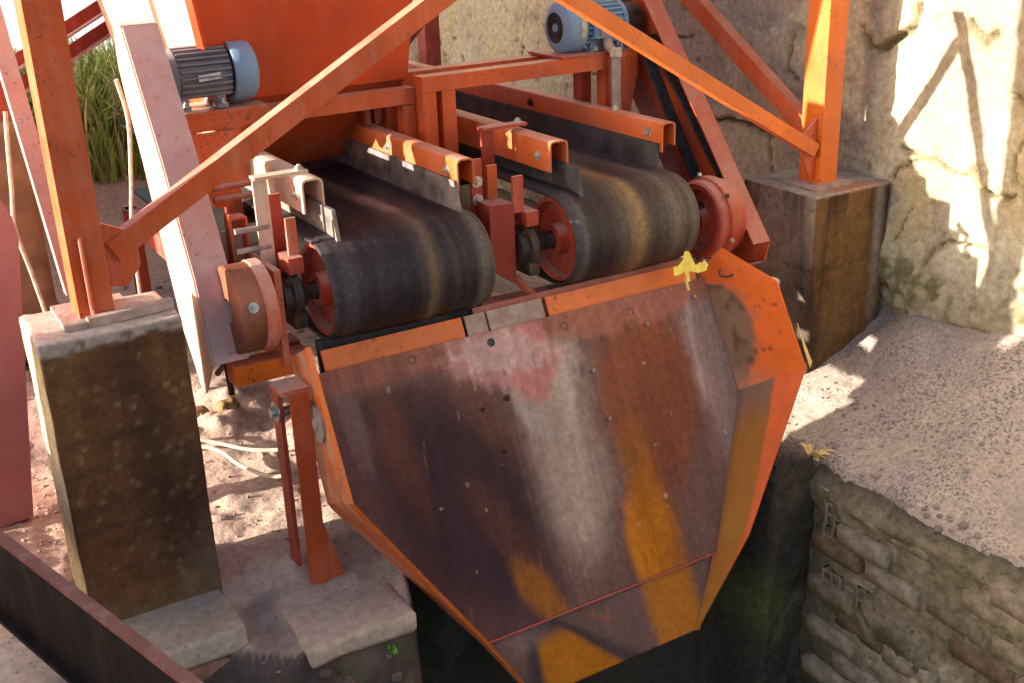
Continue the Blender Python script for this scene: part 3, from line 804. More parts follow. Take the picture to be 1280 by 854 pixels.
# lone post close to the left edge
mb = MB()
pf = [(-1.14, 0.47, -0.66), (-0.935, 0.47, -0.64), (-0.832, 0.47, 0.13), (-0.837, 0.47, 0.19), (-0.855, 0.47, 0.235), (-0.90, 0.47, 0.26), (-1.0, 0.47, 0.27)]
tag(mb.prism(pf, (0, 0.05, 0)).build('steel_plate', 'dullred', None, 0.012, loc=(-0.95, 0.47, -0.66)), 'round-shouldered dull red steel plate standing at the left edge of the picture', 'steel plate')
# dark beam across the lower left corner
t = thing('steel_beam', 'dark rusty beam with a red top edge across the lower left corner', 'steel beam', (-0.9, -0.8, -0.35))
p, q = Vector((-1.30, 0.42, -0.325)), Vector((-0.70, -1.70, -0.325))
MB().bar(p, q, 0.012, 0.19).build('web', 'fgsteel', t, 0.002)
MB().bar(p + Vector((0.0, 0, 0.100)), q + Vector((0.0, 0, 0.100)), 0.022, 0.008).build('flange', 'fgred', t, 0.003)
MB().bar(p + Vector((0.0, 0, -0.100)), q + Vector((0.0, 0, -0.100)), 0.05, 0.010).build('flange', 'fgsteel', t, 0.003)

# ================================================================== CONVEYORS
RB = 0.130                                                  # belt radius at the head drum
def belt_mesh(x0, x1, y_end, seed, parent, band):
    prof = []
    for k in range(61):                                     # around the drum from the underside to the top
        a = -math.pi / 2 - math.pi * k / 60
        prof.append((math.cos(a) * RB, math.sin(a) * RB))
    prof = [(y_end * t, -RB) for t in np.linspace(1, 0.02, 30)] + prof + [(y_end * t, RB) for t in np.linspace(0.01, 1, 70)]
    prof = np.array(prof)
    d = np.gradient(prof, axis=0); nrm = np.stack([-d[:, 1], d[:, 0]], 1); nrm /= np.linalg.norm(nrm, axis=1, keepdims=True)
    xs = np.linspace(x0, x1, 64)
    s = (xs - x0) / (x1 - x0)
    crown = 0.006 * (1 - (2 * s - 1) ** 2) - 0.004 * (np.abs(2 * s - 1) > 0.93)
    rip = 0.0015 * fbm(s * 40, s * 0, 0, seed, 3)
    YY = prof[:, 0][None, :] + 0 * xs[:, None]; ZZ = prof[:, 1][None, :] + 0 * xs[:, None]
    off = (crown + rip)[:, None]
    sag = -0.01 * np.clip(YY / 0.5, 0, 1) * (1 - (2 * s[:, None] - 1) ** 2) * (ZZ > 0)
    out = np.stack([np.broadcast_to(xs[:, None], YY.shape), YY - off * nrm[None, :, 0] * -1, ZZ - off * nrm[None, :, 1] * -1 + sag], -1)
    # which way is outward: check at the drum nose
    nose = 30 + 30
    if out[32, nose, 1] > prof[nose, 0]:
        out = np.stack([np.broadcast_to(xs[:, None], YY.shape), YY - off * nrm[None, :, 0], ZZ - off * nrm[None, :, 1] + sag], -1)
    inn = np.stack([np.broadcast_to(xs[:, None], YY.shape), YY * 1.0 + np.where(np.abs(YY) < RB + .01, 0, 0), ZZ], -1).copy()
    cen = np.stack([np.clip(prof[:, 0], 0, None), 0 * prof[:, 1]], 1)
    vec = prof - cen; vec /= np.linalg.norm(vec, axis=1, keepdims=True)
    inn[..., 1] -= 0.009 * vec[None, :, 0]; inn[..., 2] -= 0.009 * vec[None, :, 1]
    inn[..., 2] += sag
    nu, nv = len(xs), len(prof)
    V = np.vstack([out.reshape(-1, 3), inn.reshape(-1, 3)])
    F = grid_faces(nu, nv)
    F2 = grid_faces(nu, nv, nu * nv)[:, ::-1]
    e = []
    for j in range(nv - 1):
        e.append((j, j + 1, nu * nv + j + 1, nu * nv + j))
        b = (nu - 1) * nv + j; e.append((b + 1, b, nu * nv + b, nu * nv + b + 1))
    S = np.broadcast_to(s[:, None], YY.shape)
    T = np.broadcast_to(np.concatenate([[0], np.cumsum(np.linalg.norm(np.diff(prof, axis=0), axis=1))])[None, :], YY.shape)
    C = np.zeros(YY.shape + (3,)) + np.array((0.030, 0.020, 0.025))
    lines = fbm(S * 45, T * 0.5, 0, seed + 1, 4)
    C = mixc(C, (0.062, 0.050, 0.058), 0.5 * sstep(0.1, 0.7, lines))
    C = mixc(C, (0.018, 0.015, 0.019), 0.8 * sstep(0.05, 0.5, fbm(S * 18, T * 0.8, 0, seed + 2, 4)))
    for (c0, w, ccol, amt, tl) in band:
        k = np.exp(-((S - c0 - 0.02 * fbm(T * 3, S * 0, 0, seed + 5)) / w) ** 2)
        k = k * (1 if tl is None else sstep(tl[0], tl[0] + .08, T) * sstep(tl[1], tl[1] - .08, T))
        C = mixc(C, ccol, np.clip(k * amt * (0.8 + 0.5 * fbm(S * 50, T * 2, 0, seed + 6, 3)), 0, 1))
    C = mixc(C, (0.09, 0.078, 0.08), 0.5 * sstep(0.06, 0.0, S)); C = mixc(C, (0.13, 0.11, 0.095), 0.5 * sstep(0.9, 1.0, S))
    Cc = np.vstack([C.reshape(-1, 3), np.tile((0.03, 0.027, 0.03), (nu * nv, 1))])
    return np_mesh('belt', V, [tuple(f) for f in F] + [tuple(f) for f in F2] + e, 'belt', Cc, parent)

def skirt(parent, x0, x1, y0, y1, mat, label=None, zb=0.180, zt=0.265):
    """inverted trough of folded steel along the belt edge"""
    mb = MB(); th = 0.005; r = 0.012
    sec = [(x0, zb), (x0, zt - r), (x0 + r * .3, zt - r * .3), (x0 + r, zt), (x1 - r, zt), (x1 - r * .3, zt - r * .3), (x1, zt - r), (x1, zb + 0.015)]
    inn = [(x1 - th, zb + 0.015), (x1 - th, zt - r), (x1 - r, zt - th), (x0 + r, zt - th), (x0 + th, zt - r), (x0 + th, zb)]
    loop = sec + inn
    mb.prism([(x, y0, z) for x, z in loop], (0, y1 - y0, 0))
    o = mb.build('skirt_board', mat, parent, 0.001)
    if label: o['label'] = label
    return o

def flap(parent, x, y0, y1, mat, z0=0.122, z1=0.20, nose=True, th=0.010, seed=1):
    mb = MB()
    n = 24; ys = np.linspace(y0, y1, n)
    bot = [z0 + 0.004 * math.sin(k * 1.3 + seed) for k in range(n)]
    pts = [(x, y, b) for y, b in zip(ys, bot)] + [(x, y1, z1), (x, y0 + (0.02 if nose else 0), z1)]
    mb.prism(pts, (th, 0, 0))
    return mb.build('rubber_flap', mat, parent, 0.0015)

def drum(parent, x0, x1, mat='red'):
    r = RB - 0.011
    mb = MB()
    mb.lathe((x0, 0, 0), (1, 0, 0), [(0, r), (x1 - x0, r)], 48)
    dr = mb.build('drum', 'grease', parent, 0)
    for (c, ax) in ((x0 - 0.001, 1), (x1 + 0.001, -1)):
        d = MB(); d.lathe((c, 0, 0), (ax, 0, 0), [(0.0, r - 0.001), (0.0, r - 0.012), (0.022, r - 0.02), (0.026, 0.045), (-0.004, 0.042), (-0.006, 0.025)], 48)
        d.build('drum_end', mat, dr, 0)

def bearing(parent, x, side, plate_x0, plate_x1, zlo=-0.075, ztop=0.14, platemat='red'):
    """pedestal plate with a greasy flanged bearing on the shaft"""
    MB().lathe((x, 0, 0), (1, 0, 0), [(-0.030, 0.0), (-0.030, 0.028), (-0.028, 0.040), (-0.010, 0.045), (-0.008, 0.060), (0.012, 0.062), (0.018, 0.045), (0.028, 0.036), (0.030, 0)], 28).build('bearing_housing', 'grease', parent, 0.001)
    MB().box(x - 0.012, x + 0.02, -0.045, 0.045, zlo, -0.03).build('bearing_foot', 'grease', parent, 0.004)
    if side: MB().box(x - 0.010, x + 0.028, -0.035, 0.040, 0.062, 0.102).build('bearing_stop', platemat, parent, 0.004)
    for s in (-1, 1): bolt(parent, (x - 0.010, s * 0.032, 0.045), (-1, 0, 0), 0.008, 'rustbolt')

GCV = 'twin belt conveyors'
OCH = (0.27, 0.165, 0.07); BRN = (0.21, 0.135, 0.085); PALE = (0.36, 0.26, 0.21)
# ---- left conveyor
cvl = thing('belt_conveyor', 'left belt conveyor, black belt running out from under the orange hopper', 'belt conveyor', (0.014, 0, -0.66), GCV)
belt_mesh(-0.236, 0.212, 1.9, 201, cvl, [(0.60, 0.05, BRN, 0.5, None), (0.62, 0.055, (0.34, 0.22, 0.16), 0.95, (2.36, 2.66)), (0.93, 0.03, (0.2, 0.17, 0.16), 0.5, None), (0.10, 0.05, (0.085, 0.075, 0.09), 0.5, None)])
drum(cvl, -0.226, 0.202)
MB().lathe((-0.40, 0, 0), (1, 0, 0), [(0, 0), (0, 0.022), (0.64, 0.022), (0.64, 0)], 24).build('shaft', 'grease', cvl, 0)
bearing(cvl, -0.298, -1, 0, 0)
MB().lathe((-0.458, 0, -0.006), (1, 0, 0), [(0, 0.03), (0, 0.106), (0.004, 0.109), (0.058, 0.109), (0.062, 0.106), (0.062, 0.03)], 48).build('drive_pulley', 'sheave', cvl, 0)
MB().lathe((-0.400, 0, -0.006), (1, 0, 0), [(0, 0.03), (0, 0.110), (0.004, 0.113), (0.030, 0.113), (0.034, 0.108), (0.030, 0.09), (0.025, 0.04), (0.045, 0.036), (0.045, 0.023)], 48).build('pulley_rim', 'dusty', cvl, 0)
bolt(cvl, (-0.428, -0.105, 0.026), (0, -0.96, 0.27), 0.008, 'steel')
sk1 = skirt(cvl, -0.222, -0.165, 0.055, 1.7, 'pale')
sk2 = skirt(cvl, 0.185, 0.237, 0.005, 1.75, 'skirt')
flap(cvl, -0.182, -0.045, 1.7, 'dustflap', 0.122, 0.20, seed=2)
flap(cvl, 0.176, -0.01, 1.75, 'dustflap', 0.124, 0.21, seed=3)
for (y) in (0.10, 0.62, 1.1): bolt(sk1, (-0.222, y, 0.222), (-1, 0, 0), 0.009, 'zinc')
for (y) in (0.06, 0.42, 0.9): bolt(sk2, (0.185, y, 0.230), (-1, 0, 0), 0.008, 'zinc')
# left holding strap: upright, bent over onto the skirt
mb = MB()
mb.bar((-0.325, 0.06, -0.06), (-0.325, 0.06, 0.285), 0.036, 0.007, (0, 1, 0)); mb.bar((-0.3425, 0.06, 0.2885), (-0.205, 0.06, 0.2885), 0.036, 0.007, (0, 0, 1))
mb.build('holding_strap', 'pale', cvl, 0.002)
MB().box(-0.302, -0.268, 0.085, 0.095, -0.05, 0.235).build('strap_upright', 'red', cvl, 0.002)
MB().bar((-0.282, -0.005, 0.10), (-0.282, -0.005, 0.195), 0.026, 0.008, (0, 1, 0)).build('lug', 'dusty', cvl, 0.002)
for z in (0.165, 0.115): MB().tube([(-0.40, 0.06, z), (-0.315, 0.06, z)], 0.007, 10).build('stud_bolt', 'conduit', cvl, 0)
for z in (0.215, 0.245): MB().tube([(-0.40, 0.20, z), (-0.30, 0.20, z)], 0.008, 10).build('stud_bolt', 'dusty', cvl, 0)
bolt(cvl, (-0.222, 0.06, 0.2925), (0, 0, 1), 0.009, 'zinc')
# left bearing carrier with its slot
mb = MB(); mb.box(-0.452, -0.345, 0.135, 0.145, -0.12, 0.15); mb.build('carrier_plate', 'pale', cvl, 0.002)
for (x, z) in ((-0.43, 0.10), (-0.405, 0.05)): bolt(cvl, (x, 0.135, z), (0, -1, 0), 0.008, 'rustbolt')
mb = MB(); mb.box(-0.402, -0.396, 0.09, 0.13, 0.06, 0.20); mb.box(-0.362, -0.356, 0.09, 0.13, 0.06, 0.19); mb.box(-0.396, -0.362, 0.09, 0.13, 0.186, 0.192)
mb.build('slotted_bracket', 'orange', cvl, 0.001)
MB().box(-0.352, -0.335, -0.05, 0.13, -0.16, 0.085).build('bearing_plate', 'dusty', cvl, 0.002)
MB().bar((-0.475, -0.01, -0.165), (-0.28, -0.01, -0.165), 0.06, 0.05).build('cross_channel', 'bright', cvl, 0.002)
MB().bar((-0.28, 0.08, -0.19), (-0.28, 1.8, -0.19), 0.04, 0.07).build('side_channel', 'red', cvl, 0.002)
MB().bar((0.285, 0.10, -0.03), (0.285, 1.8, -0.03), 0.035, 0.10).build('side_channel', 'dkred', cvl, 0.002)
MB().prism([(-0.262, -0.045, -0.118), (0.215, -0.045, -0.118), (0.215, -0.062, -0.23), (-0.262, -0.062, -0.23)], (0, 0.012, 0)).build('belt_scraper', 'rubber', cvl, 0.001)
for y in (0.55, 1.05, 1.55): MB().lathe((-0.25, y, 0.08), (1, 0, 0), [(0, 0), (0, 0.035), (0.53, 0.035), (0.53, 0)], 20).build('roller', 'grease', cvl, 0)
MB().bar((-0.28, 1.75, -0.155), (-0.28, 1.75, -0.7), 0.05, 0.05, (0, 1, 0)).build('leg', 'red', cvl, 0.002)
MB().bar((0.285, 1.75, -0.08), (0.285, 1.75, -0.7), 0.05, 0.05, (0, 1, 0)).build('leg', 'red', cvl, 0.002)

# ---- right conveyor
cvr = thing('belt_conveyor', 'right belt conveyor, brown-streaked belt beside the cracked wall', 'belt conveyor', (0.708, 0, -0.66), GCV)
belt_mesh(0.464, 0.892, 2.6, 231, cvr, [(0.46, 0.11, BRN, 0.85, None), (0.50, 0.05, OCH, 0.7, None), (0.80, 0.12, (0.16, 0.125, 0.10), 0.7, None), (0.22, 0.03, PALE, 0.7, (2.98, 3.1)), (0.94, 0.03, (0.21, 0.165, 0.125), 0.6, None), (0.07, 0.04, (0.17, 0.155, 0.15), 0.6, None)])
drum(cvr, 0.474, 0.882)
MB().lathe((0.352, 0, 0), (1, 0, 0), [(0, 0), (0, 0.022), (0.72, 0.022), (0.72, 0)], 24).build('shaft', 'grease', cvr, 0)
bearing(cvr, 0.378, 1, 0, 0)
bearing(cvr, 0.930, 0, 0, 0)
MB().lathe((0.985, 0, -0.035), (1, 0, 0), [(0.006, 0.023), (-0.012, 0.026), (-0.012, 0.042), (0.014, 0.046), (0.022, 0.085), (0.0, 0.094), (0.0, 0.110), (0.006, 0.116), (0.030, 0.118), (0.034, 0.126), (0.062, 0.126), (0.066, 0.118), (0.10, 0.112), (0.10, 0.0)], 48).build('drive_pulley', 'red', cvr, 0)
for k in range(6):
    a = k * math.pi / 3 + 0.3
    bolt(cvr, (1.018, math.cos(a) * 0.126, -0.035 + math.sin(a) * 0.126), (0, math.cos(a), math.sin(a)), 0.007, 'zinc' if k % 2 else 'rustbolt', washer=False)
sk3 = skirt(cvr, 0.488, 0.548, 0.03, 2.3, 'skirt')
sk4 = skirt(cvr, 0.878, 0.928, 0.035, 2.3, 'skirt')
flap(cvr, 0.530, -0.055, 2.3, 'flap', 0.122, 0.20, seed=4)
flap(cvr, 0.866, 0.045, 2.3, 'flap', 0.108, 0.205, False, seed=5)
for y in (0.10, 0.75, 1.3, 1.95): bolt(sk4, (0.878, y, 0.230), (-1, 0, 0), 0.009, 'zinc' if y < 0.5 else 'rustbolt')
for y in (0.09, 0.62): bolt(sk3, (0.488, y, 0.218), (-1, 0, 0), 0.009, 'zinc')
bolt(cvr, (0.905, 0.30, 0.265), (0, 0, 1), 0.011, 'zinc')
# middle strap over the left skirt of the right belt
mb = MB()
mb.bar((0.412, 0.24, -0.08), (0.412, 0.24, 0.278), 0.040, 0.008, (0, 1, 0)); mb.bar((0.392, 0.24, 0.2815), (0.535, 0.24, 0.2815), 0.040, 0.008, (0, 0, 1))
mb.build('holding_strap', 'red', cvr, 0.002)
bolt(cvr, (0.515, 0.24, 0.2855), (0, 0, 1), 0.009, 'zinc')
mb = MB(); mb.bar((0.270, 0.06, 0.06), (0.270, 0.06, 0.245), 0.034, 0.010, (0, 1, 0)); mb.build('strap_upright', 'red', cvr, 0.002)
mb = MB(); mb.bar((0.312, 0.05, 0.06), (0.312, 0.05, 0.225), 0.030, 0.010, (0, 1, 0)); mb.build('strap_upright', 'orange', cvr, 0.002)
for z in (0.185, 0.135): bolt(cvr, (0.270, 0.054, z), (0, -1, 0), 0.010, 'zinc')
MB().prism([(0.262, -0.02, 0.135), (0.338, -0.02, 0.130), (0.338, -0.02, -0.10), (0.262, -0.02, -0.045)], (0, 0.07, 0)).build('bearing_plate', 'deepred', cvr, 0.003)
MB().bar((0.356, -0.01, 0.10), (0.356, -0.01, 0.20), 0.032, 0.010, (0, 1, 0)).build('lug', 'red', cvr, 0.002)
MB().bar((0.445, 0.10, -0.04), (0.445, 2.3, -0.04), 0.03, 0.09).build('side_channel', 'dkred', cvr, 0.002)
MB().bar((0.985, 0.10, -0.04), (0.985, 2.3, -0.04), 0.03, 0.09).build('side_channel', 'dkred', cvr, 0.002)
MB().prism([(0.47, -0.055, -0.130), (0.94, -0.055, -0.130), (0.94, -0.075, -0.195), (0.47, -0.075, -0.195)], (0, 0.012, 0)).build('belt_scraper', 'flap', cvr, 0.001)
MB().bar((0.20, 0.03, -0.175), (1.02, 0.03, -0.195), 0.05, 0.06).build('cross_channel', 'red', cvr, 0.002)
MB().bar((0.345, 0.0, -0.085), (0.40, -0.06, -0.165), 0.03, 0.012).build('stay', 'orange', cvr, 0.002)
for y in (0.55, 1.05, 1.55, 2.05): MB().lathe((0.47, y, 0.08), (1, 0, 0), [(0, 0), (0, 0.035), (0.48, 0.035), (0.48, 0)], 20).build('roller', 'grease', cvr, 0)
for x in (0.445, 0.985): MB().bar((x, 2.2, -0.085), (x, 2.2, -0.75), 0.05, 0.05, (0, 1, 0)).build('leg', 'red', cvr, 0.002)

# ================================================================== MOTOR STANDS
GM = 'motor stands over the belts'
msl = thing('motor_stand', 'orange portal stand carrying the grey-blue motor over the left belt', 'motor stand', (-0.1, 0.5, 0), GM)
MB().box(-0.40, 0.297, 0.45, 0.50, 0.338, 0.384).build('front_rail', 'orange', msl, 0.003)
MB().box(-0.40, 0.297, 0.56, 0.61, 0.336, 0.382).build('rear_rail', 'orange', msl, 0.003)
MB().box(-0.40, -0.15, 0.448, 0.612, 0.3845, 0.391).build('mounting_plate', 'dusty', msl, 0.001)
MB().prism([(-0.398, 0.440, 0.336), (-0.235, 0.440, 0.336), (-0.235, 0.440, 0.20), (-0.285, 0.440, 0.13), (-0.33, 0.440, 0.13), (-0.385, 0.440, 0.23)], (0, 0.008, 0)).build('side_plate', 'orange', msl, 0.002)
for x in (-0.37, -0.27): MB().box(x - 0.02, x + 0.02, 0.455, 0.495, -0.15, 0.337).build('leg', 'red', msl, 0.003)
for y in (0.475, 0.585): MB().box(0.257, 0.295, y - 0.022, y + 0.022, -0.08, 0.335).build('leg', 'orange', msl, 0.003)
for x in (0.195, 0.225): MB().box(x - 0.008, x + 0.008, 0.565, 0.60, 0.27, 0.335).build('stiffener', 'red', msl, 0.002)
msr = thing('motor_stand', 'orange portal stand carrying the blue motor over the right belt', 'motor stand', (0.68, 0.5, 0), GM)
MB().box(0.300, 1.062, 0.405, 0.46, 0.372, 0.416).build('front_rail', 'orange', msr, 0.003)
MB().box(0.300, 1.062, 0.54, 0.595, 0.370, 0.414).build('rear_rail', 'orange', msr, 0.003)
MB().box(0.78, 1.070, 0.403, 0.60, 0.4165, 0.424).build('mounting_plate', 'red', msr, 0.001)
for (x, y, mt) in ((0.385, 0.433, 'orange'), (0.322, 0.568, 'red'), (0.322, 0.433, 'orange')): MB().box(x - 0.022, x + 0.022, y - 0.026, y + 0.026, -0.08, 0.371).build('leg', mt, msr, 0.003)
MB().prism([(0.955, 0.397, 0.417), (1.062, 0.397, 0.42), (1.062, 0.397, 0.35), (1.035, 0.397, 0.23), (0.955, 0.397, 0.23)], (0, 0.007, 0)).build('side_plate', 'orange', msr, 0.002)
MB().box(0.945, 0.985, 0.41, 0.455, 0.0, 0.371).build('leg', 'orange', msr, 0.003)
MB().box(0.945, 0.985, 0.545, 0.59, 0.0, 0.369).build('leg', 'red', msr, 0.003)

# ================================================================== MOTORS
def motor(label, x0, sgn, y, zc, mbody, mcap, group, grille):
    """axis along X; x0 = drive end, the fan cover lies towards sgn"""
    t = thing('electric_motor', label, 'electric motor', (x0 + sgn * 0.13, y, zc - 0.085), group)
    r = 0.066
    L = 0.165
    body = MB().lathe((x0, y, zc), (sgn, 0, 0), [(0, 0), (0, 0.055), (0.006, r + 0.004), (0.022, r + 0.006), (0.024, r - 0.004), (L, r - 0.004), (L, 0)], 36).build('body', mbody, t, 0.001)
    n = 26
    for k in range(n):
        a = 2 * math.pi * k / n
        ca, sa = math.cos(a), math.sin(a)
        if sa < -0.80 and abs(ca) < 0.6: continue
        p = Vector((x0 + sgn * 0.026, y + ca * (r + 0.002), zc + sa * (r + 0.002)))
        MB().bar(p, p + Vector((sgn * (L - 0.03), 0, 0)), 0.0045, 0.014, (0, ca, sa)).build('cooling_fin', mbody, body, 0.0008)
    c = [(0, r + 0.002), (0, r + 0.014), (0.003, r + 0.016), (0.045, r + 0.015), (0.060, r + 0.010), (0.070, r - 0.004), (0.074, r - 0.018)]
    if grille:
        fc = MB().lathe((x0 + sgn * (L + 0.004), y, zc), (sgn, 0, 0), c + [(0.070, r - 0.020)], 40).build('fan_cover', mcap, t, 0)
        MB().lathe((x0 + sgn * (L + 0.004), y, zc), (sgn, 0, 0), [(0.068, r - 0.016), (0.068, 0.0)], 40).build('fan_disc', 'grille', fc, 0)
        for q in range(5):
            rr = 0.008 + q * 0.010
            ring = [Vector((x0 + sgn * (L + 0.075), y + math.cos(2 * math.pi * i / 32) * rr, zc + math.sin(2 * math.pi * i / 32) * rr)) for i in range(33)]
            MB().tube(ring, 0.0017, 6).build('grille_ring', 'grease', fc, 0)
        MB().lathe((x0 + sgn * (L + 0.072), y, zc), (sgn, 0, 0), [(0, 0.014), (0.006, 0.012), (0.007, 0)], 20).build('grille_hub', mcap, fc, 0)
    else:
        MB().lathe((x0 + sgn * (L + 0.004), y, zc), (sgn, 0, 0), c + [(0.076, 0.03), (0.076, 0.0)], 40).build('fan_cover', mcap, t, 0)
    for (u) in (0.030, 0.130):
        for s in (-1, 1):
            mb = MB(); xx = x0 + sgn * u
            mb.box(xx - 0.014, xx + 0.014, y + s * 0.040 - 0.020, y + s * 0.040 + 0.026 * (1), zc - 0.085, zc - 0.072)
            mb.box(xx - 0.012, xx + 0.012, y + s * 0.040 - 0.012, y + s * 0.040 + 0.012, zc - 0.0725, zc - 0.045)
            mb.build('foot', mbody, t, 0.002)
            bolt(t, (xx, y + s * 0.060, zc - 0.072), (0, 0, 1), 0.006, 'zinc')
    MB().lathe((x0, y, zc), (-sgn, 0, 0), [(0, 0.018), (0.06, 0.018), (0.06, 0)], 20).build('motor_shaft', 'steel', t, 0)
    return t
GMO = 'drive motors'
ml = motor('dusty grey finned motor with a blue end cap, beside the pink belt guard', -0.400, 1, 0.51, 0.480, 'motor', 'blue', GMO, False)
MB().prism([(-0.33, 0.4405, 0.486), (-0.27, 0.4405, 0.490), (-0.27, 0.438, 0.474), (-0.33, 0.438, 0.470)], (0, -0.002, 0)).build('rating_plate', 'zinc', ml, 0)
mr = motor('blue motor seen on its dark fan grille, in front of the sunlit wall', 1.060, -1, 0.50, 0.500, 'blue', 'blue', GMO, True)
MB().box(0.915, 0.985, 0.405, 0.455, 0.467, 0.537).build('terminal_box', 'blue', mr, 0.004)
MB().box(0.922, 0.978, 0.395, 0.4045, 0.474, 0.530).build('terminal_lid', 'motor', mr, 0.003)
MB().tube([(0.962, 0.42, 0.466), (0.962, 0.415, 0.44), (0.962, 0.376, 0.42), (0.962, 0.374, 0.24), (0.96, 0.38, 0.10), (0.965, 0.39, -0.1)], 0.016, 12).build('cable_conduit', 'conduit', mr, 0)
MB().lathe((0.962, 0.375, 0.425), (0, 0, 1), [(-0.012, 0.019), (0.012, 0.019), (0.016, 0.012)], 16).build('conduit_gland', 'tag', mr, 0)
# pale rating strip wrapped on the fan cover
mb = MB()
ptsq = []
for k in range(9):
    a = math.pi + 0.35 - 0.95 * k / 8
    ptsq.append((0.50 + math.cos(a) * 0.0825, 0.500 + math.sin(a) * 0.0825))
for (a, b) in zip(ptsq, ptsq[1:]):
    mb._add([(0.866, a[0], a[1]), (0.882, a[0], a[1]), (0.882, b[0], b[1]), (0.866, b[0], b[1])], [(0, 1, 2, 3)])
mb.build('rating_strip', 'tag', mr, 0)

# ================================================================== BELT GUARDS
GG = 'slanting drive-belt guards'
def guard_poly(y, z):  return (y, z)
# outline in the YZ plane: front edge top -> bottom, round toe, back edge
FR = [(0.385, 0.628), (0.192, 0.337), (0.050, 0.080), (-0.022, -0.128)]
BKL = [(0.075, -0.235), (0.115, -0.225), (0.145, -0.18), (0.206, -0.109), (0.293, 0.102), (0.368, 0.305), (0.44, 0.45), (0.47, 0.53), (0.46, 0.63)]
gl = thing('belt_guard', 'pale pink dust-coated belt guard slanting down beside the left motor', 'belt guard', (-0.5, 0.1, -0.23), GG)
xo, xi = -0.520, -0.430
MB().prism([(xo, y, z) for (y, z) in FR + BKL], (0.004, 0, 0)).build('outer_plate', 'pale', gl, 0.001)
def rim(parent, pts, x0, x1, th, mat, name):
    for_pts = [Vector((0, y, z)) for y, z in pts]
    mb = MB(); n = len(pts); inner = []
    for i in range(n):
        d = (for_pts[min(i + 1, n - 1)] - for_pts[max(i - 1, 0)]).normalized()
        nn = Vector((0, -d.z, d.y))
        inner.append(for_pts[i] + nn * th)
    for i in range(n - 1):
        a, b, c, d = for_pts[i], for_pts[i + 1], inner[i + 1], inner[i]
        vs = [(x0, *a.yz), (x0, *b.yz), (x0, *c.yz), (x0, *d.yz), (x1, *a.yz), (x1, *b.yz), (x1, *c.yz), (x1, *d.yz)]
        fs = [(0, 1, 5, 4), (3, 7, 6, 2), (0, 3, 2, 1), (4, 5, 6, 7)]
        if i == 0: fs.append((0, 4, 7, 3))
        if i == n - 2: fs.append((1, 2, 6, 5))
        mb._add(vs, fs)
    bmesh.ops.remove_doubles(mb.bm, verts=mb.bm.verts, dist=1e-5)
    return mb.build(name, mat, parent, 0)
def arc3(p, n=5):
    return p
rim(gl, FR, xo + 0.0045, xi, -0.005, 'pink', 'front_rim')
rim(gl, [(0.458, 0.63), (0.468, 0.53), (0.438, 0.45), (0.366, 0.305), (0.291, 0.102), (0.204, -0.107)], xo + 0.0045, xi, 0.005, 'pink', 'back_rim')
MB().bar((-0.475, 0.385, 0.631), (-0.475, 0.46, 0.634), 0.089, 0.005, (0, 0, 1)).build('top_cap', 'pink', gl, 0.001)
for (z) in (0.10,): bolt(gl, (-0.445, 0.022, 0.0), (0, -0.93, 0.35), 0.004, 'rustbolt', washer=False)
for s in (0.0, 1.0):
    a = Vector((-0.48, 0.355 + 0.09 * s, 0.47)); b = Vector((-0.48, 0.06 + 0.05 * s, 0.0))
    MB().bar(a, b, 0.03, 0.012, (0, 1, 0)).build('drive_belt', 'rubber', gl, 0.002)
MB().tube([(-0.478, 0.10, -0.20), (-0.470, 0.04, -0.15), (-0.468, 0.03, -0.235)], 0.008, 8).build('guard_stay', 'grease', gl, 0)
# right guard: seen from its open side
gr_ = thing('belt_guard', 'red belt guard seen from its open side, behind the right drive pulley', 'belt guard', (1.1, 0.1, -0.2), GG)
FRr = [(0.43, 0.615), (0.401, 0.568), (0.11, 0.215), (-0.141, -0.098)]
BKr = [(-0.125, -0.165), (-0.05, -0.19), (0.10, -0.17), (0.20, -0.04), (0.40, 0.20), (0.62, 0.47), (0.62, 0.64)]
MB().prism([(1.150, y, z) for (y, z) in FRr + BKr], (0.004, 0, 0)).build('outer_plate', 'orange', gr_, 0.001)
rim(gr_, FRr, 1.085, 1.1495, -0.005, 'red', 'front_rim')
rim(gr_, [(0.615, 0.64), (0.615, 0.47), (0.40, 0.205), (0.20, -0.035), (0.10, -0.165), (-0.05, -0.185), (-0.12, -0.163)], 1.085, 1.1495, 0.005, 'dkred', 'back_rim')
for (a, b) in (((1.09, 0.50, 0.56), (1.09, 0.105, 0.02)), ((1.12, 0.40, 0.46), (1.12, 0.02, 0.05))):
    for k in range(3):
        MB().bar(Vector(a) + Vector((0.014 * k - 0.014, 0, 0)), Vector(b) + Vector((0.014 * k - 0.014, 0, 0)), 0.011, 0.010, (0, 1, 0)).build('drive_belt', 'rubber', gr_, 0.001)
MB().lathe((1.065, 0.50, 0.500), (1, 0, 0), [(0, 0), (0, 0.06), (0.05, 0.06), (0.05, 0)], 28).build('motor_pulley', 'grease', gr_, 0)

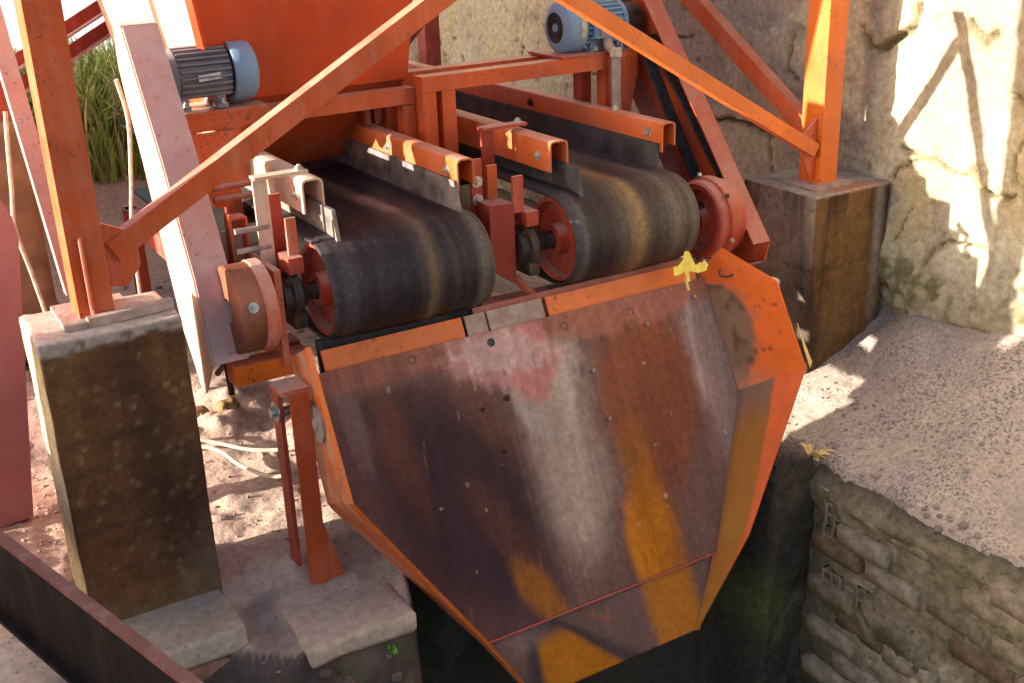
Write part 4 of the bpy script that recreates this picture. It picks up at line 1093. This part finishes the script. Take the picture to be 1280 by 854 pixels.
# ================================================================== HOPPER
hp = thing('feed_hopper', 'large orange feed hopper above the belts with a pale sunlit side', 'hopper', (0.08, 1.0, 0.4))
F0, F1 = [(-0.265, 0.52, 0.40), (0.31, 0.52, 0.40)], [(-0.47, 0.30, 1.6), (0.38, 0.30, 1.6)]
B0, B1 = [(-0.265, 1.6, 0.40), (0.31, 1.6, 0.40)], [(-0.47, 1.85, 1.6), (0.38, 1.85, 1.6)]
MB().sheet([F0[0], F0[1], F1[1], F1[0]], [(0, 1, 2, 3)], 0.006).build('front_panel', 'hopper', hp, 0.001)
MB().sheet([B0[0], F0[0], F1[0], B1[0]], [(0, 1, 2, 3)], 0.006).build('side_panel', 'pale', hp, 0.001)  # sunlit side: its brightness is put into the paler paint
MB().sheet([F0[1], B0[1], B1[1], F1[1]], [(0, 1, 2, 3)], 0.006).build('side_panel', 'hopper', hp, 0.001)
MB().sheet([B0[1], B0[0], B1[0], B1[1]], [(0, 1, 2, 3)], 0.006).build('back_panel', 'hopper', hp, 0.001)
for (x, x2) in ((-0.277, -0.30), ): MB().bar((-0.272, 0.515, 0.41), (-0.472, 0.30, 1.58), 0.02, 0.02).build('corner_angle', 'hopper', hp, 0.002)
for x in (-0.09,): MB().bar((x - 0.005, 0.516, 0.43), (x + 0.02, 0.302, 1.58), 0.003, 0.003).build('weld_seam', 'hopper', hp, 0)
# throat down to the left belt
T0 = [(-0.15, 0.74, 0.150), (0.18, 0.74, 0.150), (0.18, 1.40, 0.150), (-0.15, 1.40, 0.150)]
T1 = [(-0.262, 0.53, 0.398), (0.307, 0.53, 0.398), (0.307, 1.59, 0.398), (-0.262, 1.59, 0.398)]
for i, nm in enumerate(('front', 'right', 'back', 'left')):
    j = (i + 1) % 4
    MB().sheet([T0[i], T0[j], T1[j], T1[i]], [(0, 1, 2, 3)], 0.005).build('throat_panel', 'orange', hp, 0.001)

# ================================================================== DISCHARGE CHUTE
al = R(65)
CN = Vector((0, -math.sin(al), math.cos(al))); CS = Vector((0, -math.cos(al), -math.sin(al))); CO = Vector((0.335, -0.1, -0.1845))
def cp(u, v, h=0.0): return CO + Vector((1, 0, 0)) * u + CS * v + CN * h
ch = thing('discharge_chute', 'big orange discharge chute with a rust-streaked sloping plate, hanging over the pit', 'chute', (0.335, -0.3, -1.1))
# left / right boundary of the sloping plate as a function of v
def uL(v): return np.interp(v, [-0.06, 0.31, 0.763, 0.95], [-0.655, -0.672, -0.375, -0.272])
def uR(v): return np.interp(v, [-0.06, 0.0, 0.345, 0.765, 0.965], [0.59, 0.60, 0.615, 0.39, 0.262])
def plate_colour(u, v, seed=301):
    w = v + 0.02 * fbm(u * 8, v * 3, 0, seed); uu = u + 0.025 * fbm(u * 6, v * 4, 3, seed + 1) + 0.010 * fbm(u * 25, v * 8, 3, seed + 8)
    st = fbm(u * 34 + v * 2, v * 1.5, 0, seed + 2, 5); fine = fbm(u * 95, v * 7, 0, seed + 9, 4); gr = fbm(u * 45, v * 45, 0, seed + 10, 4)
    def P(col, k, amt, crisp=0.5, n=None):
        nonlocal C
        q = k + crisp * 0.34 * (fine * 0.7 + gr * 0.6 if n is None else n)
        q = np.where(k > 0.004, np.clip(q, 0, 1), 0) * sstep(0.0, 0.15, k)
        C = mixc(C, col, sstep(0.5 - 0.5 / (1 + 0.7 * crisp), 0.5 + 0.5 / (1 + 0.7 * crisp), q) * amt)
    C = np.zeros(u.shape + (3,)) + np.array((0.135, 0.066, 0.060))
    k = sstep(0.05, 0.2, w)
    P((0.100, 0.046, 0.050), sstep(-0.08, -0.20, uu - 0.10 * (w - 0.4)) * k, 1.0, 0.3)
    P((0.043, 0.017, 0.024), blob(uu, w, -0.33, 0.42, 0.20, 0.30, -0.25, 0.6), 1.0, 0.35)
    P((0.060, 0.028, 0.030), blob(uu, w, -0.45, 0.12, 0.14, 0.05, 0.1, 0.8), 0.7, 0.5)
    P((0.20, 0.14, 0.13), blob(uu, w, -0.57, 0.12, 0.03, 0.14, -0.1, 0.9), 0.45, 0.8)
    P((0.17, 0.055, 0.026), blob(uu, w, -0.46, 0.22, 0.04, 0.18, -0.1, 0.9), 0.4, 0.3)
    P((0.19, 0.075, 0.035), blob(uu, w, -0.22, 0.16, 0.05, 0.16, -0.3, 0.8), 0.35, 0.3)
    g = np.exp(-((uu - 0.0 + 0.05 * (w - 0.3)) / 0.115) ** 2) * sstep(-0.02, 0.10, w) * sstep(0.85, 0.45, w)
    P((0.34, 0.245, 0.205), np.clip(g, 0, 1), 1.0, 0.35)
    P((0.42, 0.32, 0.29), blob(uu, w, 0.07, 0.10, 0.04, 0.16, 0.2, 0.9), 0.6, 0.9)
    P((0.40, 0.32, 0.30), blob(uu, w, -0.08, 0.22, 0.03, 0.10, -0.4, 0.9), 0.5, 0.9)
    P((0.21, 0.062, 0.030), blob(uu, w, 0.30, 0.27, 0.16, 0.24, 0.15, 0.45), 0.95, 0.3)
    P((0.150, 0.042, 0.022), blob(uu, w, 0.33, 0.36, 0.10, 0.22, 0.15, 0.6), 0.7, 0.3)
    P((0.27, 0.18, 0.17), blob(uu, w, 0.54, 0.26, 0.075, 0.34, 0.05, 0.6), 0.8, 0.5)
    P((0.40, 0.31, 0.30), blob(uu, w, 0.50, 0.16, 0.012, 0.16, 0.12, 0.9), 0.5, 1.2)
    P((0.140, 0.070, 0.068), blob(uu, w, 0.43, 0.60, 0.06, 0.22, 0.25, 0.6), 0.75, 0.4)
    P((0.31, 0.095, 0.008), blob(uu, w, 0.215, 0.70, 0.080, 0.24, 0.05, 0.5), 0.8, 0.25)
    P((0.45, 0.145, 0.005), blob(uu, w, 0.185, 0.65, 0.075, 0.17, 0.06, 0.5), 0.85, 0.3)
    P((0.27, 0.085, 0.012), blob(uu, w, 0.20, 0.46, 0.06, 0.14, 0.1, 0.8), 0.6, 0.5)
    P((0.34, 0.11, 0.010), blob(uu, w, -0.18, 0.71, 0.040, 0.12, -0.45, 0.8), 0.85, 0.35)
    P((0.15, 0.055, 0.022), blob(uu, w, -0.25, 0.50, 0.045, 0.16, -0.4, 0.9), 0.3, 0.3)
    # scuffed paint along the top
    P((0.27, 0.10, 0.075), sstep(0.10, 0.0, w), 0.85, 0.6)
    P((0.46, 0.22, 0.205), blob(uu + 0.02, w, -0.09, 0.06, 0.17, 0.09, 0.25, 0.5), 0.85, 0.9)
    P((0.46, 0.15, 0.15), blob(uu, w, -0.03, 0.10, 0.06, 0.11, 0.15, 0.6), 0.7, 1.1)
    P((0.52, 0.38, 0.36), blob(uu, w, -0.10, 0.06, 0.14, 0.05, 0.2, 0.6), 0.5, 2.0)
    P((0.30, 0.11, 0.07), blob(uu, w, 0.16, 0.04, 0.12, 0.05, 0, 0.6), 0.7, 0.9)
    P((0.33, 0.12, 0.09), blob(uu, w, 0.40, 0.03, 0.12, 0.05, 0, 0.6), 0.6, 0.9)
    C = C * (1 + 0.22 * st + 0.16 * fine + 0.14 * gr)[..., None]
    g2 = np.random.default_rng(seed)
    for i in range(28):                                   # scratches running down the plate
        u0, v0 = g2.uniform(-0.6, 0.58), g2.uniform(-0.02, 0.7); L = g2.uniform(0.015, 0.10); sl = g2.uniform(-0.25, 0.25)
        d = np.abs(u - u0 - sl * (v - v0)); on = (v > v0) & (v < v0 + L)
        C = mixc(C, (0.34, 0.24, 0.21) if i % 3 == 0 else (0.06, 0.03, 0.03), sstep(0.0032, 0.0008, d) * on * g2.uniform(0.1, 0.35))
    for i in range(36):                                    # flecks
        u0, v0, r = g2.uniform(-0.6, 0.58), g2.uniform(-0.02, 0.72), g2.uniform(0.0025, 0.006)
        C = mixc(C, (0.50, 0.40, 0.36) if i % 2 else (0.08, 0.03, 0.02), blob(u, v, u0, v0, r, r * g2.uniform(0.6, 2), 0, 0.4) * g2.uniform(0.2, 0.6))
    return C
def lip_colour(u, v):
    C = np.zeros(u.shape + (3,)) + np.array((0.135, 0.075, 0.07))
    w = v; uu = u + 0.02 * fbm(u * 6, v * 4, 3, 331)
    C = mixc(C, (0.40, 0.135, 0.010), blob(uu, w, 0.215, 0.87, 0.085, 0.22, 0, 0.25) * 0.9)
    arch = (0.045 + 0.10 * np.clip(w - 0.79, 0, 1) / 0.16)
    d = np.abs(uu + 0.185 - 0.45 * (w - 0.80)) / np.maximum(arch, 0.01)
    C = mixc(C, (0.055, 0.035, 0.04), sstep(1.5, 1.0, d) * sstep(0.76, 0.79, w))
    C = mixc(C, (0.40, 0.13, 0.008), sstep(0.95, 0.65, d) * sstep(0.785, 0.84, w))
    C = mixc(C, (0.22, 0.15, 0.155), blob(uu, w, -0.26, 0.80, 0.06, 0.03, 0, 0.8) * 0.5)
    C = mixc(C, (0.30, 0.09, 0.04), sstep(0.2, 0.5, fbm(u * 40, v * 40, 0, 332, 4)) * blob(uu, w, 0.02, 0.80, 0.10, 0.04, 0, 0.8))
    C = C * (1 + 0.2 * fbm(u * 25, v * 3, 0, 333, 4))[..., None]
    return C
def chute_grid(name, v0, v1, h0, h1, th, colf, nu=90, nv=110):
    vs = np.linspace(v0, v1, nv); ts = np.linspace(0, 1, nu)
    T, Vv = np.meshgrid(ts, vs, indexing='ij')
    U = uL(Vv) + T * (uR(Vv) - uL(Vv))
    H = h0 + (h1 - h0) * (Vv - v0) / (v1 - v0) + 0.0025 * fbm(U * 5, Vv * 5, 0, 340, 3)
    P = np.array(CO)[None, None] + U[..., None] * np.array((1, 0, 0)) + Vv[..., None] * np.array(CS) + H[..., None] * np.array(CN)
    Q = P - th * np.array(CN)
    C = colf(U, Vv)
    n = nu * nv
    V = np.vstack([P.reshape(-1, 3), Q.reshape(-1, 3)])
    F = [tuple(f) for f in grid_faces(nu, nv)[:, ::-1]] + [tuple(f) for f in grid_faces(nu, nv, n)]
    idx = np.arange(n).reshape(nu, nv)
    ring = list(idx[:, 0]) + list(idx[-1, 1:]) + list(idx[-2::-1, -1]) + list(idx[0, -2:0:-1])
    F += [(ring[i], ring[(i + 1) % len(ring)], n + ring[(i + 1) % len(ring)], n + ring[i]) for i in range(len(ring))]
    Cc = np.vstack([C.reshape(-1, 3), np.tile((0.12, 0.05, 0.03), (n, 1))])
    return np_mesh(name, V, F, 'plate', Cc, ch)
chute_grid('wear_plate', -0.004, 0.765, 0.010, 0.010, 0.010, plate_colour, 240, 260)
chute_grid('lip_plate', 0.70, 0.955, -0.002, -0.002, 0.007, lip_colour, 90, 50)
# orange weld edge along the bottom of the wear plate and up the right of the lip
MB().bar(cp(-0.372, 0.768, 0.004), cp(0.386, 0.768, 0.004), 0.007, 0.010, CN).build('weld_edge', 'red', ch, 0.002)
MB().bar(cp(0.384, 0.772, 0.004), cp(0.268, 0.955, 0.004), 0.006, 0.008, CN).build('weld_edge', 'red', ch, 0.002)
# top flange in segments
for (a, b, mt) in ((-0.60, -0.205, 'bright'), (-0.195, -0.135, 'dustcap'), (-0.128, 0.045, 'dustcap'), (0.058, 0.575, 'bright')):
    MB().prism([cp(a, -0.058, 0), cp(b, -0.058, 0), cp(b, 0.03, 0), cp(a, 0.03, 0)], -CN * 0.007).build('top_flange', mt, ch, 0.0015)
MB().prism([cp(-0.16, -0.075, -0.012), cp(0.58, -0.075, -0.012), cp(0.58, 0.02, -0.012), cp(-0.16, 0.02, -0.012)], -CN * 0.006).build('back_strip', 'dkred', ch, 0.001)
for (u, v) in ((-0.374, .019), (-.142, .026), (.089, .031), (.31, .040)):
    MB().lathe(cp(u, v, 0.0102), CN, [(0.0, 0.0), (0.0, 0.0085), (0.0012, 0.0105), (0.0, 0.0115)], 16).build('bolt_hole', 'grille', ch, 0)
for (u, v) in ((.539, .043), (.14, .17), (.151, .31), (.353, .085)): bolt(ch, cp(u, v, 0.010), CN, 0.0055, 'dullbolt', washer=False)
for (u, v) in ((-.137, .179), (-.213, .19), (-.18, .31)): bolt(ch, cp(u, v, 0.010), CN, 0.006, 'rustbolt')

# wings: fine coloured grids between the joint line and the free edge
def wing(name, joint, free, th, colf, nu=60, nv=50):
    J = np.array([list(cp(*p)) for p in joint]); E = np.array([list(cp(*p)) for p in free])
    s = np.linspace(0, len(joint) - 1, nu); i = np.minimum(s.astype(int), len(joint) - 2); f = (s - i)[:, None]
    Jp = J[i] * (1 - f) + J[i + 1] * f; Ep = E[i] * (1 - f) + E[i + 1] * f
    t = np.linspace(0, 1, nv)[None, :, None]
    P = Jp[:, None] * (1 - t) + Ep[:, None] * t
    e1 = np.gradient(P, axis=0); e2 = np.gradient(P, axis=1); nm = np.cross(e1, e2); nm /= np.maximum(np.linalg.norm(nm, axis=2, keepdims=True), 1e-9)
    Q = P + nm * th
    S, T = np.meshgrid(s, np.linspace(0, 1, nv), indexing='ij')
    C = colf(S, T)
    n = nu * nv
    V = np.vstack([P.reshape(-1, 3), Q.reshape(-1, 3)])
    F = [tuple(f) for f in grid_faces(nu, nv)[:, ::-1]] + [tuple(f) for f in grid_faces(nu, nv, n)]
    idx = np.arange(n).reshape(nu, nv)
    ring = list(idx[:, 0]) + list(idx[-1, 1:]) + list(idx[-2::-1, -1]) + list(idx[0, -2:0:-1])
    F += [(ring[i], ring[(i + 1) % len(ring)], n + ring[(i + 1) % len(ring)], n + ring[i]) for i in range(len(ring))]
    Cc = np.vstack([C.reshape(-1, 3), C.reshape(-1, 3)])
    return np_mesh(name, V, F, 'wing', Cc, ch, smooth=False)
OR = (0.70, 0.115, 0.008)
def wr_up(S, T):
    C = np.zeros(S.shape + (3,)) + np.array(OR)
    C = C * (1 + 0.12 * fbm(S * 5, T * 4, 0, 351, 4))[..., None]
    n = 0.10 * fbm(S * 6, T * 6, 0, 352, 4)
    wear = blob(S + n, T + n, 1.42, 0.0, 0.50, 0.50, 0.0, 0.10)
    C = mixc(C, (0.21, 0.105, 0.065), wear)
    C = mixc(C, (0.10, 0.045, 0.03), wear * sstep(0.0, 0.5, fbm(S * 9, T * 9, 0, 353, 3)))
    halo = blob(S + n, T + n, 1.42, 0.0, 0.60, 0.62, 0.0, 0.15) * (1 - wear)
    C = mixc(C, (0.34, 0.13, 0.085), 0.6 * halo * sstep(-0.1, 0.2, fbm(S * 14, T * 14, 0, 354, 3)))
    C = mixc(C, (0.42, 0.19, 0.13), 0.6 * sstep(1.75, 1.98, S) * sstep(0.8, 0.1, T))
    C = mixc(C, (0.06, 0.03, 0.025), sstep(0.50, 0.62, fbm(S * 16, T * 12, 0, 355, 3)) * 0.85)
    return C
def wr_lo(S, T):
    C = np.zeros(S.shape + (3,)) + np.array((0.66, 0.11, 0.02))
    b = 0.56 + 0.30 * S + 0.02 * fbm(S * 8, T * 3, 0, 361, 3)
    in_ = sstep(b + 0.02, b - 0.02, T)
    C = mixc(C, (0.33, 0.115, 0.010), in_)
    C = mixc(C, (0.20, 0.105, 0.075), in_ * sstep(0.35, 0.0, S))
    C = mixc(C, (0.12, 0.06, 0.05), sstep(0.20, 0.0, T) * 0.8)
    C = mixc(C, (0.40, 0.145, 0.012), in_ * sstep(0.3, 0.8, S) * 0.6 * sstep(0.1, 0.3, T))
    C = C * (1 + 0.12 * fbm(S * 4, T * 14, 0, 362, 4))[..., None]
    return C
RJ = [(0.598, -0.03, 0.0), (0.602, 0.02, 0.0), (0.615, 0.345, 0.0), (0.392, 0.765, 0.0), (0.262, 0.958, -0.004)]
RE = [(0.635, -0.075, 0.075), (0.695, 0.058, 0.20), (0.719, 0.32, 0.20), (0.46, 0.735, 0.09), (0.268, 0.955, 0.004)]
wing('right_wing', RJ[:3], RE[:3], 0.006, wr_up)
wing('right_wing', RJ[2:], RE[2:], 0.006, wr_lo)
# left wing, seen on its sunlit outer face, with a folded rim
def wl(S, T):
    C = np.zeros(S.shape + (3,)) + np.array((0.60, 0.14, 0.04))
    C = mixc(C, (0.55, 0.33, 0.22), 0.7 * sstep(-0.1, 0.4, fbm(S * 5, T * 6, 0, 371, 4)))
    C = mixc(C, (0.20, 0.09, 0.05), 0.8 * sstep(0.25, 0.45, fbm(S * 9, T * 5, 0, 372, 4)) * sstep(1.2, 0.6, S))
    return C
LJ = [(-0.672, -0.06, 0.0), (-0.674, 0.31, 0.0), (-0.375, 0.763, -0.002), (-0.285, 0.925, -0.002)]
LE = [(-0.690, -0.065, 0.20), (-0.684, 0.305, 0.20), (-0.41, 0.725, 0.09), (-0.288, 0.915, 0.010)]
wing('left_wing', LJ, LE, 0.006, wl, 80, 30)
mb = MB()
for i in range(3):
    a, b = Vector(cp(*LE[i])), Vector(cp(*LE[i + 1]))
    w0, w1 = (0.014, 0.014, 0.012, 0.006)[i], (0.014, 0.014, 0.012, 0.006)[i + 1]
    o = Vector((-1, 0, 0))
    mb.prism([a + CN * 0.001, b + CN * 0.001, b + o * w1 * 0.7 + CN * (0.001 - w1 * .5), a + o * w0 * 0.7 + CN * (0.001 - w0 * 0.5)], CN * 0.005)
mb.build('wing_rim', 'bright', ch, 0.001)
MB().lathe(cp(-0.690, 0.11, 0.12), (-1, 0, 0), [(0, 0.045), (0.006, 0.045), (0.006, 0.015), (0.012, 0.013), (0.012, 0)], 24).build('hinge_boss', 'conduit', ch, 0.001)
# wire loop through the top of the right wing
ring = [Vector(cp(0.62, -0.01, 0.085)) + Vector((0.035 * math.cos(a), -0.012, 0.018 * math.sin(a))) for a in np.linspace(2.6, 6.9, 24)]
MB().tube(ring, 0.003, 8).build('wire_loop', 'grille', ch, 0)

# support post of the chute
sp = thing('support_post', 'orange angle-iron post with a gusset foot holding the left side of the chute', 'support post', (-0.41, -0.24, -0.69))
MB().bar((-0.426, -0.19, -0.62), (-0.426, -0.19, -0.150), 0.010, 0.05, (0, 1, 0)).build('side_leg', 'red', sp, 0.002)
MB().box(-0.412, -0.366, -0.245, -0.235, -0.690, -0.150).build('front_leg', 'orange', sp, 0.002)
MB().prism([(-0.3655, -0.243, -0.500), (-0.3655, -0.243, -0.685), (-0.325, -0.243, -0.680), (-0.325, -0.243, -0.655)], (0, 0.008, 0)).build('foot_gusset', 'orange', sp, 0.0015)
MB().box(-0.434, -0.366, -0.247, -0.17, -0.1495, -0.139).build('head_plate', 'dusty', sp, 0.002)
MB().lathe((-0.4315, -0.195, -0.205), (-1, 0, 0), [(0, 0), (0, 0.026), (0.004, 0.026), (0.004, 0.012), (0.016, 0.012), (0.016, 0)], 24).build('pivot_washer', 'steel', sp, 0)
MB().tube([(-0.42, -0.205, -0.205), (-0.34, -0.205, -0.205)], 0.012, 12).build('pivot_pin', 'steel', sp, 0)

# ================================================================== LOOSE THINGS
def leaf_mesh(name, mat, pts, th, label, cat, loc):
    o = MB().prism(pts, th).build(name, mat, None, 0.0, loc=loc)
    return tag(o, label, cat)
# yellow cross-shaped scrap stuck on the chute top
q = [(0.766, -0.092), (0.762, -0.118), (0.790, -0.124), (0.818, -0.120), (0.822, -0.152), (0.834, -0.154), (0.836, -0.122), (0.868, -0.132), (0.892, -0.126), (0.900, -0.106), (0.880, -0.100), (0.862, -0.108), (0.856, -0.090), (0.846, -0.062), (0.832, -0.060), (0.818, -0.086), (0.792, -0.098)]
t = thing('yellow_scrap', 'bright yellow cross-shaped leaf scrap stuck on the chute rim by the red pulley', 'leaf', (0.83, -0.15, -0.15))
mb = MB(); mb.prism([(0.828 + (x - 0.832) * 0.9, -0.150 - 0.25 * (-0.11 - z) - 4.0 * (x - 0.83) ** 2, -0.113 + (z + 0.11) * 0.9) for x, z in q], (0, -0.003, 0)); mb.build('blade', 'yellow', t, 0.0)
MB().tube([(0.825, -0.150, -0.148), (0.826, -0.157, -0.165), (0.830, -0.159, -0.180)], 0.004, 8).build('stalk', 'yellow', t, 0)
w0 = Vector(cp(0.724, 0.20, 0.20)); w1 = Vector(cp(0.727, 0.31, 0.20))
leaf_mesh('yellow_strip', 'dryleaf', [w0 + Vector((0, 0, .01)), w0 + Vector((0.020, 0.01, -.02)), w1 + Vector((0.016, 0, 0)), w1 + Vector((0.006, -0.004, -0.012)), w0 * .4 + w1 * .6 + Vector((0.002, 0, 0))], (0.004, 0.002, 0), 'pale yellow dry strip caught on the outer edge of the right chute wing', 'leaf', w0)
leaf_mesh('fallen_leaf', 'dryleaf', [(1.560, -0.220, -0.535), (1.585, -0.215, -0.522), (1.612, -0.20, -0.50), (1.626, -0.185, -0.49), (1.612, -0.215, -0.512), (1.590, -0.235, -0.53)], (0, 0, 0.004), 'curled dry leaf lying on the grey sand near the right pier', 'leaf', (1.59, -0.21, -0.53))

def sprout(name, label, cat, base, n, h, mat, lean=(0, 0), seed=0, wid=0.012):
    rr = random.Random(seed)
    t = thing(name, label, cat, base)
    b = Vector(base)
    for k in range(n):
        a = rr.uniform(0, 6.28); L = h * rr.uniform(0.5, 1.0)
        d = Vector((math.cos(a) * 0.6 + lean[0], math.sin(a) * 0.6 + lean[1], rr.uniform(0.5, 1.0))).normalized()
        s = d.cross(Vector((0, 0, 1))).normalized()
        pts = []
        mid = b + d * L * 0.55 + Vector((0, 0, 0.01)); tip = b + d * L - Vector((0, 0, L * 0.25))
        mb = MB()
        mb._add([b, mid - s * wid * rr.uniform(.7, 1.2), tip, mid + s * wid, mid + Vector((0, 0, -0.002))], [(0, 1, 4), (1, 2, 4), (2, 3, 4), (3, 0, 4)])
        mb.build('leaf', mat, t, 0)
    return t
sprout('weed', 'yellowed weed growing at the top corner of the pit brick wall', 'weed', (1.085, -0.43, -0.70), 14, 0.10, 'dryleaf', (0.3, -0.1), 3, 0.010)
sprout('seedling', 'small bright green seedling below the concrete ledge at the pit edge', 'seedling', (-0.315, -0.475, -0.765), 7, 0.035, 'green', (0, -0.4), 4, 0.009)

def cable(label, pts, r, mat='cable', name='cable', group=None):
    # smooth through the points
    P = [Vector(p) for p in pts]; out = []
    Q = [P[0] * 2 - P[1]] + P + [P[-1] * 2 - P[-2]]
    for i in range(1, len(Q) - 2):
        for k in range(8):
            t = k / 8
            out.append(0.5 * ((2 * Q[i]) + (-Q[i - 1] + Q[i + 1]) * t + (2 * Q[i - 1] - 5 * Q[i] + 4 * Q[i + 1] - Q[i + 2]) * t * t + (-Q[i - 1] + 3 * Q[i] - 3 * Q[i + 1] + Q[i + 2]) * t ** 3))
    out.append(P[-1])
    return tag(MB().tube(out, r, 8).build(name, mat, None, 0, loc=P[-1]), label, 'cable', group)
gz = lambda x, y: float(ground_z(np.array(x), np.array(y)))
cable('pale cable hanging behind the gusset of the left column', [(-0.46, 0.8, 0.45), (-0.445, 0.8, 0.334), (-0.462, 0.8, 0.17), (-0.484, 0.8, 0.0), (-0.49, 0.82, -0.3), (-0.5, 0.9, -0.62)], 0.006, 'tag')
cable('grey pipe hanging beside the far brown pier at the left edge', [(-0.70, 1.3, 0.32), (-0.712, 1.3, 0.22), (-0.727, 1.3, 0.07), (-0.74, 1.3, -0.05), (-0.715, 1.3, -0.22), (-0.68, 1.3, -0.5)], 0.007)
for lb, pts in (('upper of the two thin wires on the sand right of the brown pier', [(-0.62, 0.70), (-0.47, 0.66), (-0.392, 0.60), (-0.308, 0.50), (-0.221, 0.43), (-0.15, 0.40)]),
                ('lower of the two thin wires on the sand right of the brown pier', [(-0.62, 0.68), (-0.46, 0.62), (-0.391, 0.55), (-0.363, 0.43), (-0.32, 0.31), (-0.27, 0.27)])):
    cable(lb, [(x, y, gz(x, y) + 0.035) for x, y in pts], 0.006, group='wires on the sand')
tag(MB().bar((-1.05, 1.30, -0.32), (-0.72, 1.24, -0.345), 0.05, 0.02).build('pale_board', 'strip', None, 0.003, loc=(-0.85, 1.27, -0.33)), 'sunlit pale board lying on the soil left of the brown pier', 'board')

# clods of earth near the conveyors
for k, (x, y, r, lb) in enumerate(((-0.285, 0.76, 0.035, 'brown clod of earth on the sand beside the chute post'), (-0.36, 0.83, 0.028, 'smaller earth clod left of the brown clod'))):
    P, F = rough_box(-r, r, -r, r, -r * 0.6, r * 0.7, r * 0.25, r * 0.6, r * 0.25, 400 + k, 30)
    z = gz(x, y)
    o = np_mesh('earth_clod', P + np.array((x, y, z + r * 0.4)), F, 'ground', np.tile((0.26, 0.16, 0.08), (len(P), 1)), loc=(x, y, z))
    tag(o, lb, 'clod')

# gravel: loose stones on the sand
def gravel(name, regions, seed):
    g = np.random.default_rng(seed)
    ico = bmesh.new(); bmesh.ops.create_icosphere(ico, subdivisions=1, radius=1)
    iv = np.array([v.co[:] for v in ico.verts]); jf = np.array([[v.index for v in f.verts] for f in ico.faces]); ico.free()
    Vs, Fs, n = [], [], 0
    for (x0, x1, y0, y1, cnt, zf, r0, r1) in regions:
        for i in range(cnt):
            x, y = g.uniform(x0, x1), g.uniform(y0, y1)
            r = r0 + (r1 - r0) * g.random() ** 3
            s = g.uniform(0.6, 1.3, 3) * r; s[2] *= 0.7
            jit = 1 + g.uniform(-0.25, 0.25, (len(iv), 1))
            Vs.append(iv * jit * s + np.array((x, y, zf(x, y) + s[2] * 0.35))); Fs.append(jf + n); n += len(iv)
    return np_mesh(name, np.vstack(Vs), np.vstack(Fs), 'gravel', None, smooth=False, kind='stuff')
def rubble():
    g = np.random.default_rng(77); Vs, Fs, n = [], [], 0
    for i in range(130):
        x, y = g.uniform(-0.62, -0.22), g.uniform(-0.95, -0.46)
        r = 0.006 + 0.022 * g.random() ** 2.5
        P, F = rough_box(-r, r, -r * g.uniform(.6, 1.2), r * g.uniform(.6, 1.2), -r * .6, r * .6, r * 0.7, r * 0.3, r * 0.3, 500 + i, 1 / r * 0.6)
        a = g.uniform(0, 3); c, s_ = math.cos(a), math.sin(a)
        Q = np.stack([P[:, 0] * c - P[:, 1] * s_, P[:, 0] * s_ + P[:, 1] * c, P[:, 2]], 1) + np.array((x, y, gz(x, y) + r * 0.25))
        Vs.append(Q); Fs += [tuple(int(k) + n for k in f) for f in F]; n += len(P)
    V = np.vstack(Vs)
    C = np.tile((0.15, 0.10, 0.09), (n, 1)) * (0.6 + 0.8 * vnoise(V[:, 0] * 25, V[:, 1] * 25, 0, 78))[:, None]
    np_mesh('rubble', V, Fs, 'ground', C, smooth=False, kind='stuff')
rubble()
sandz = lambda x, y: -0.690 + 0.25 * ((x - 1.05) / 0.65) ** 1.1
gravel('gravel', [(-1.1, -0.6, -0.3, 0.9, 900, gz, 0.0015, 0.007), (-0.6, 0.2, -0.42, 1.3, 900, gz, 0.0015, 0.006), (-0.9, 0.3, 1.3, 2.6, 500, gz, 0.003, 0.02), (-0.53, -0.24, -0.45, -0.12, 260, lambda x, y: -0.690, 0.001, 0.005), (-0.94, -0.62, -0.30, -0.13, 200, lambda x, y: -0.674, 0.001, 0.004)], 7)
sv_ = np.array([[v.co.x, v.co.y, v.co.z] for v in bpy.data.objects['sand_bank'].data.vertices])
def sz(x, y):
    i = np.argmin((sv_[:, 0] - x) ** 2 + (sv_[:, 1] - y) ** 2); return sv_[i, 2]
gravel('sand_stones', [(1.10, 1.68, -1.3, -0.1, 900, sz, 0.0015, 0.009), (1.085, 1.14, -1.4, -0.42, 260, sz, 0.002, 0.013)], 8)

# grass on the bank behind, at the far left
def grass():
    g = np.random.default_rng(9)
    Vs, Fs, Cs, n = [], [], [], 0
    for i in range(9000):
        x, y = g.uniform(-1.4, 0.9), g.uniform(2.9, 4.3)
        z = gz(x, y) - 0.03
        h = g.uniform(0.25, 0.62); a = g.uniform(0, 6.28); w = g.uniform(0.004, 0.010)
        ln = g.uniform(0.1, 0.7) * h
        dx, dy = math.cos(a) * ln, math.sin(a) * ln
        px, py = -math.sin(a) * w, math.cos(a) * w
        p = [(x - px, y - py, z), (x + px, y + py, z), (x + dx * .35 + px * .8, y + dy * .35 + py * .8, z + h * .6), (x + dx * .35 - px * .8, y + dy * .35 - py * .8, z + h * .6), (x + dx, y + dy, z + h * g.uniform(.7, 1))]
        Vs += p; Fs += [(n, n + 1, n + 2, n + 3), (n + 3, n + 2, n + 4)]; n += 5
        c = np.array((0.34, 0.43, 0.10)) * g.uniform(0.6, 1.3) if g.random() < 0.6 else np.array((0.60, 0.54, 0.28)) * g.uniform(0.7, 1.2)
        Cs += [c * 0.8, c * 0.8, c, c, c * 1.05]
    np_mesh('grass', np.array(Vs), Fs, 'grass', np.array(Cs), smooth=False, kind='stuff')
grass()
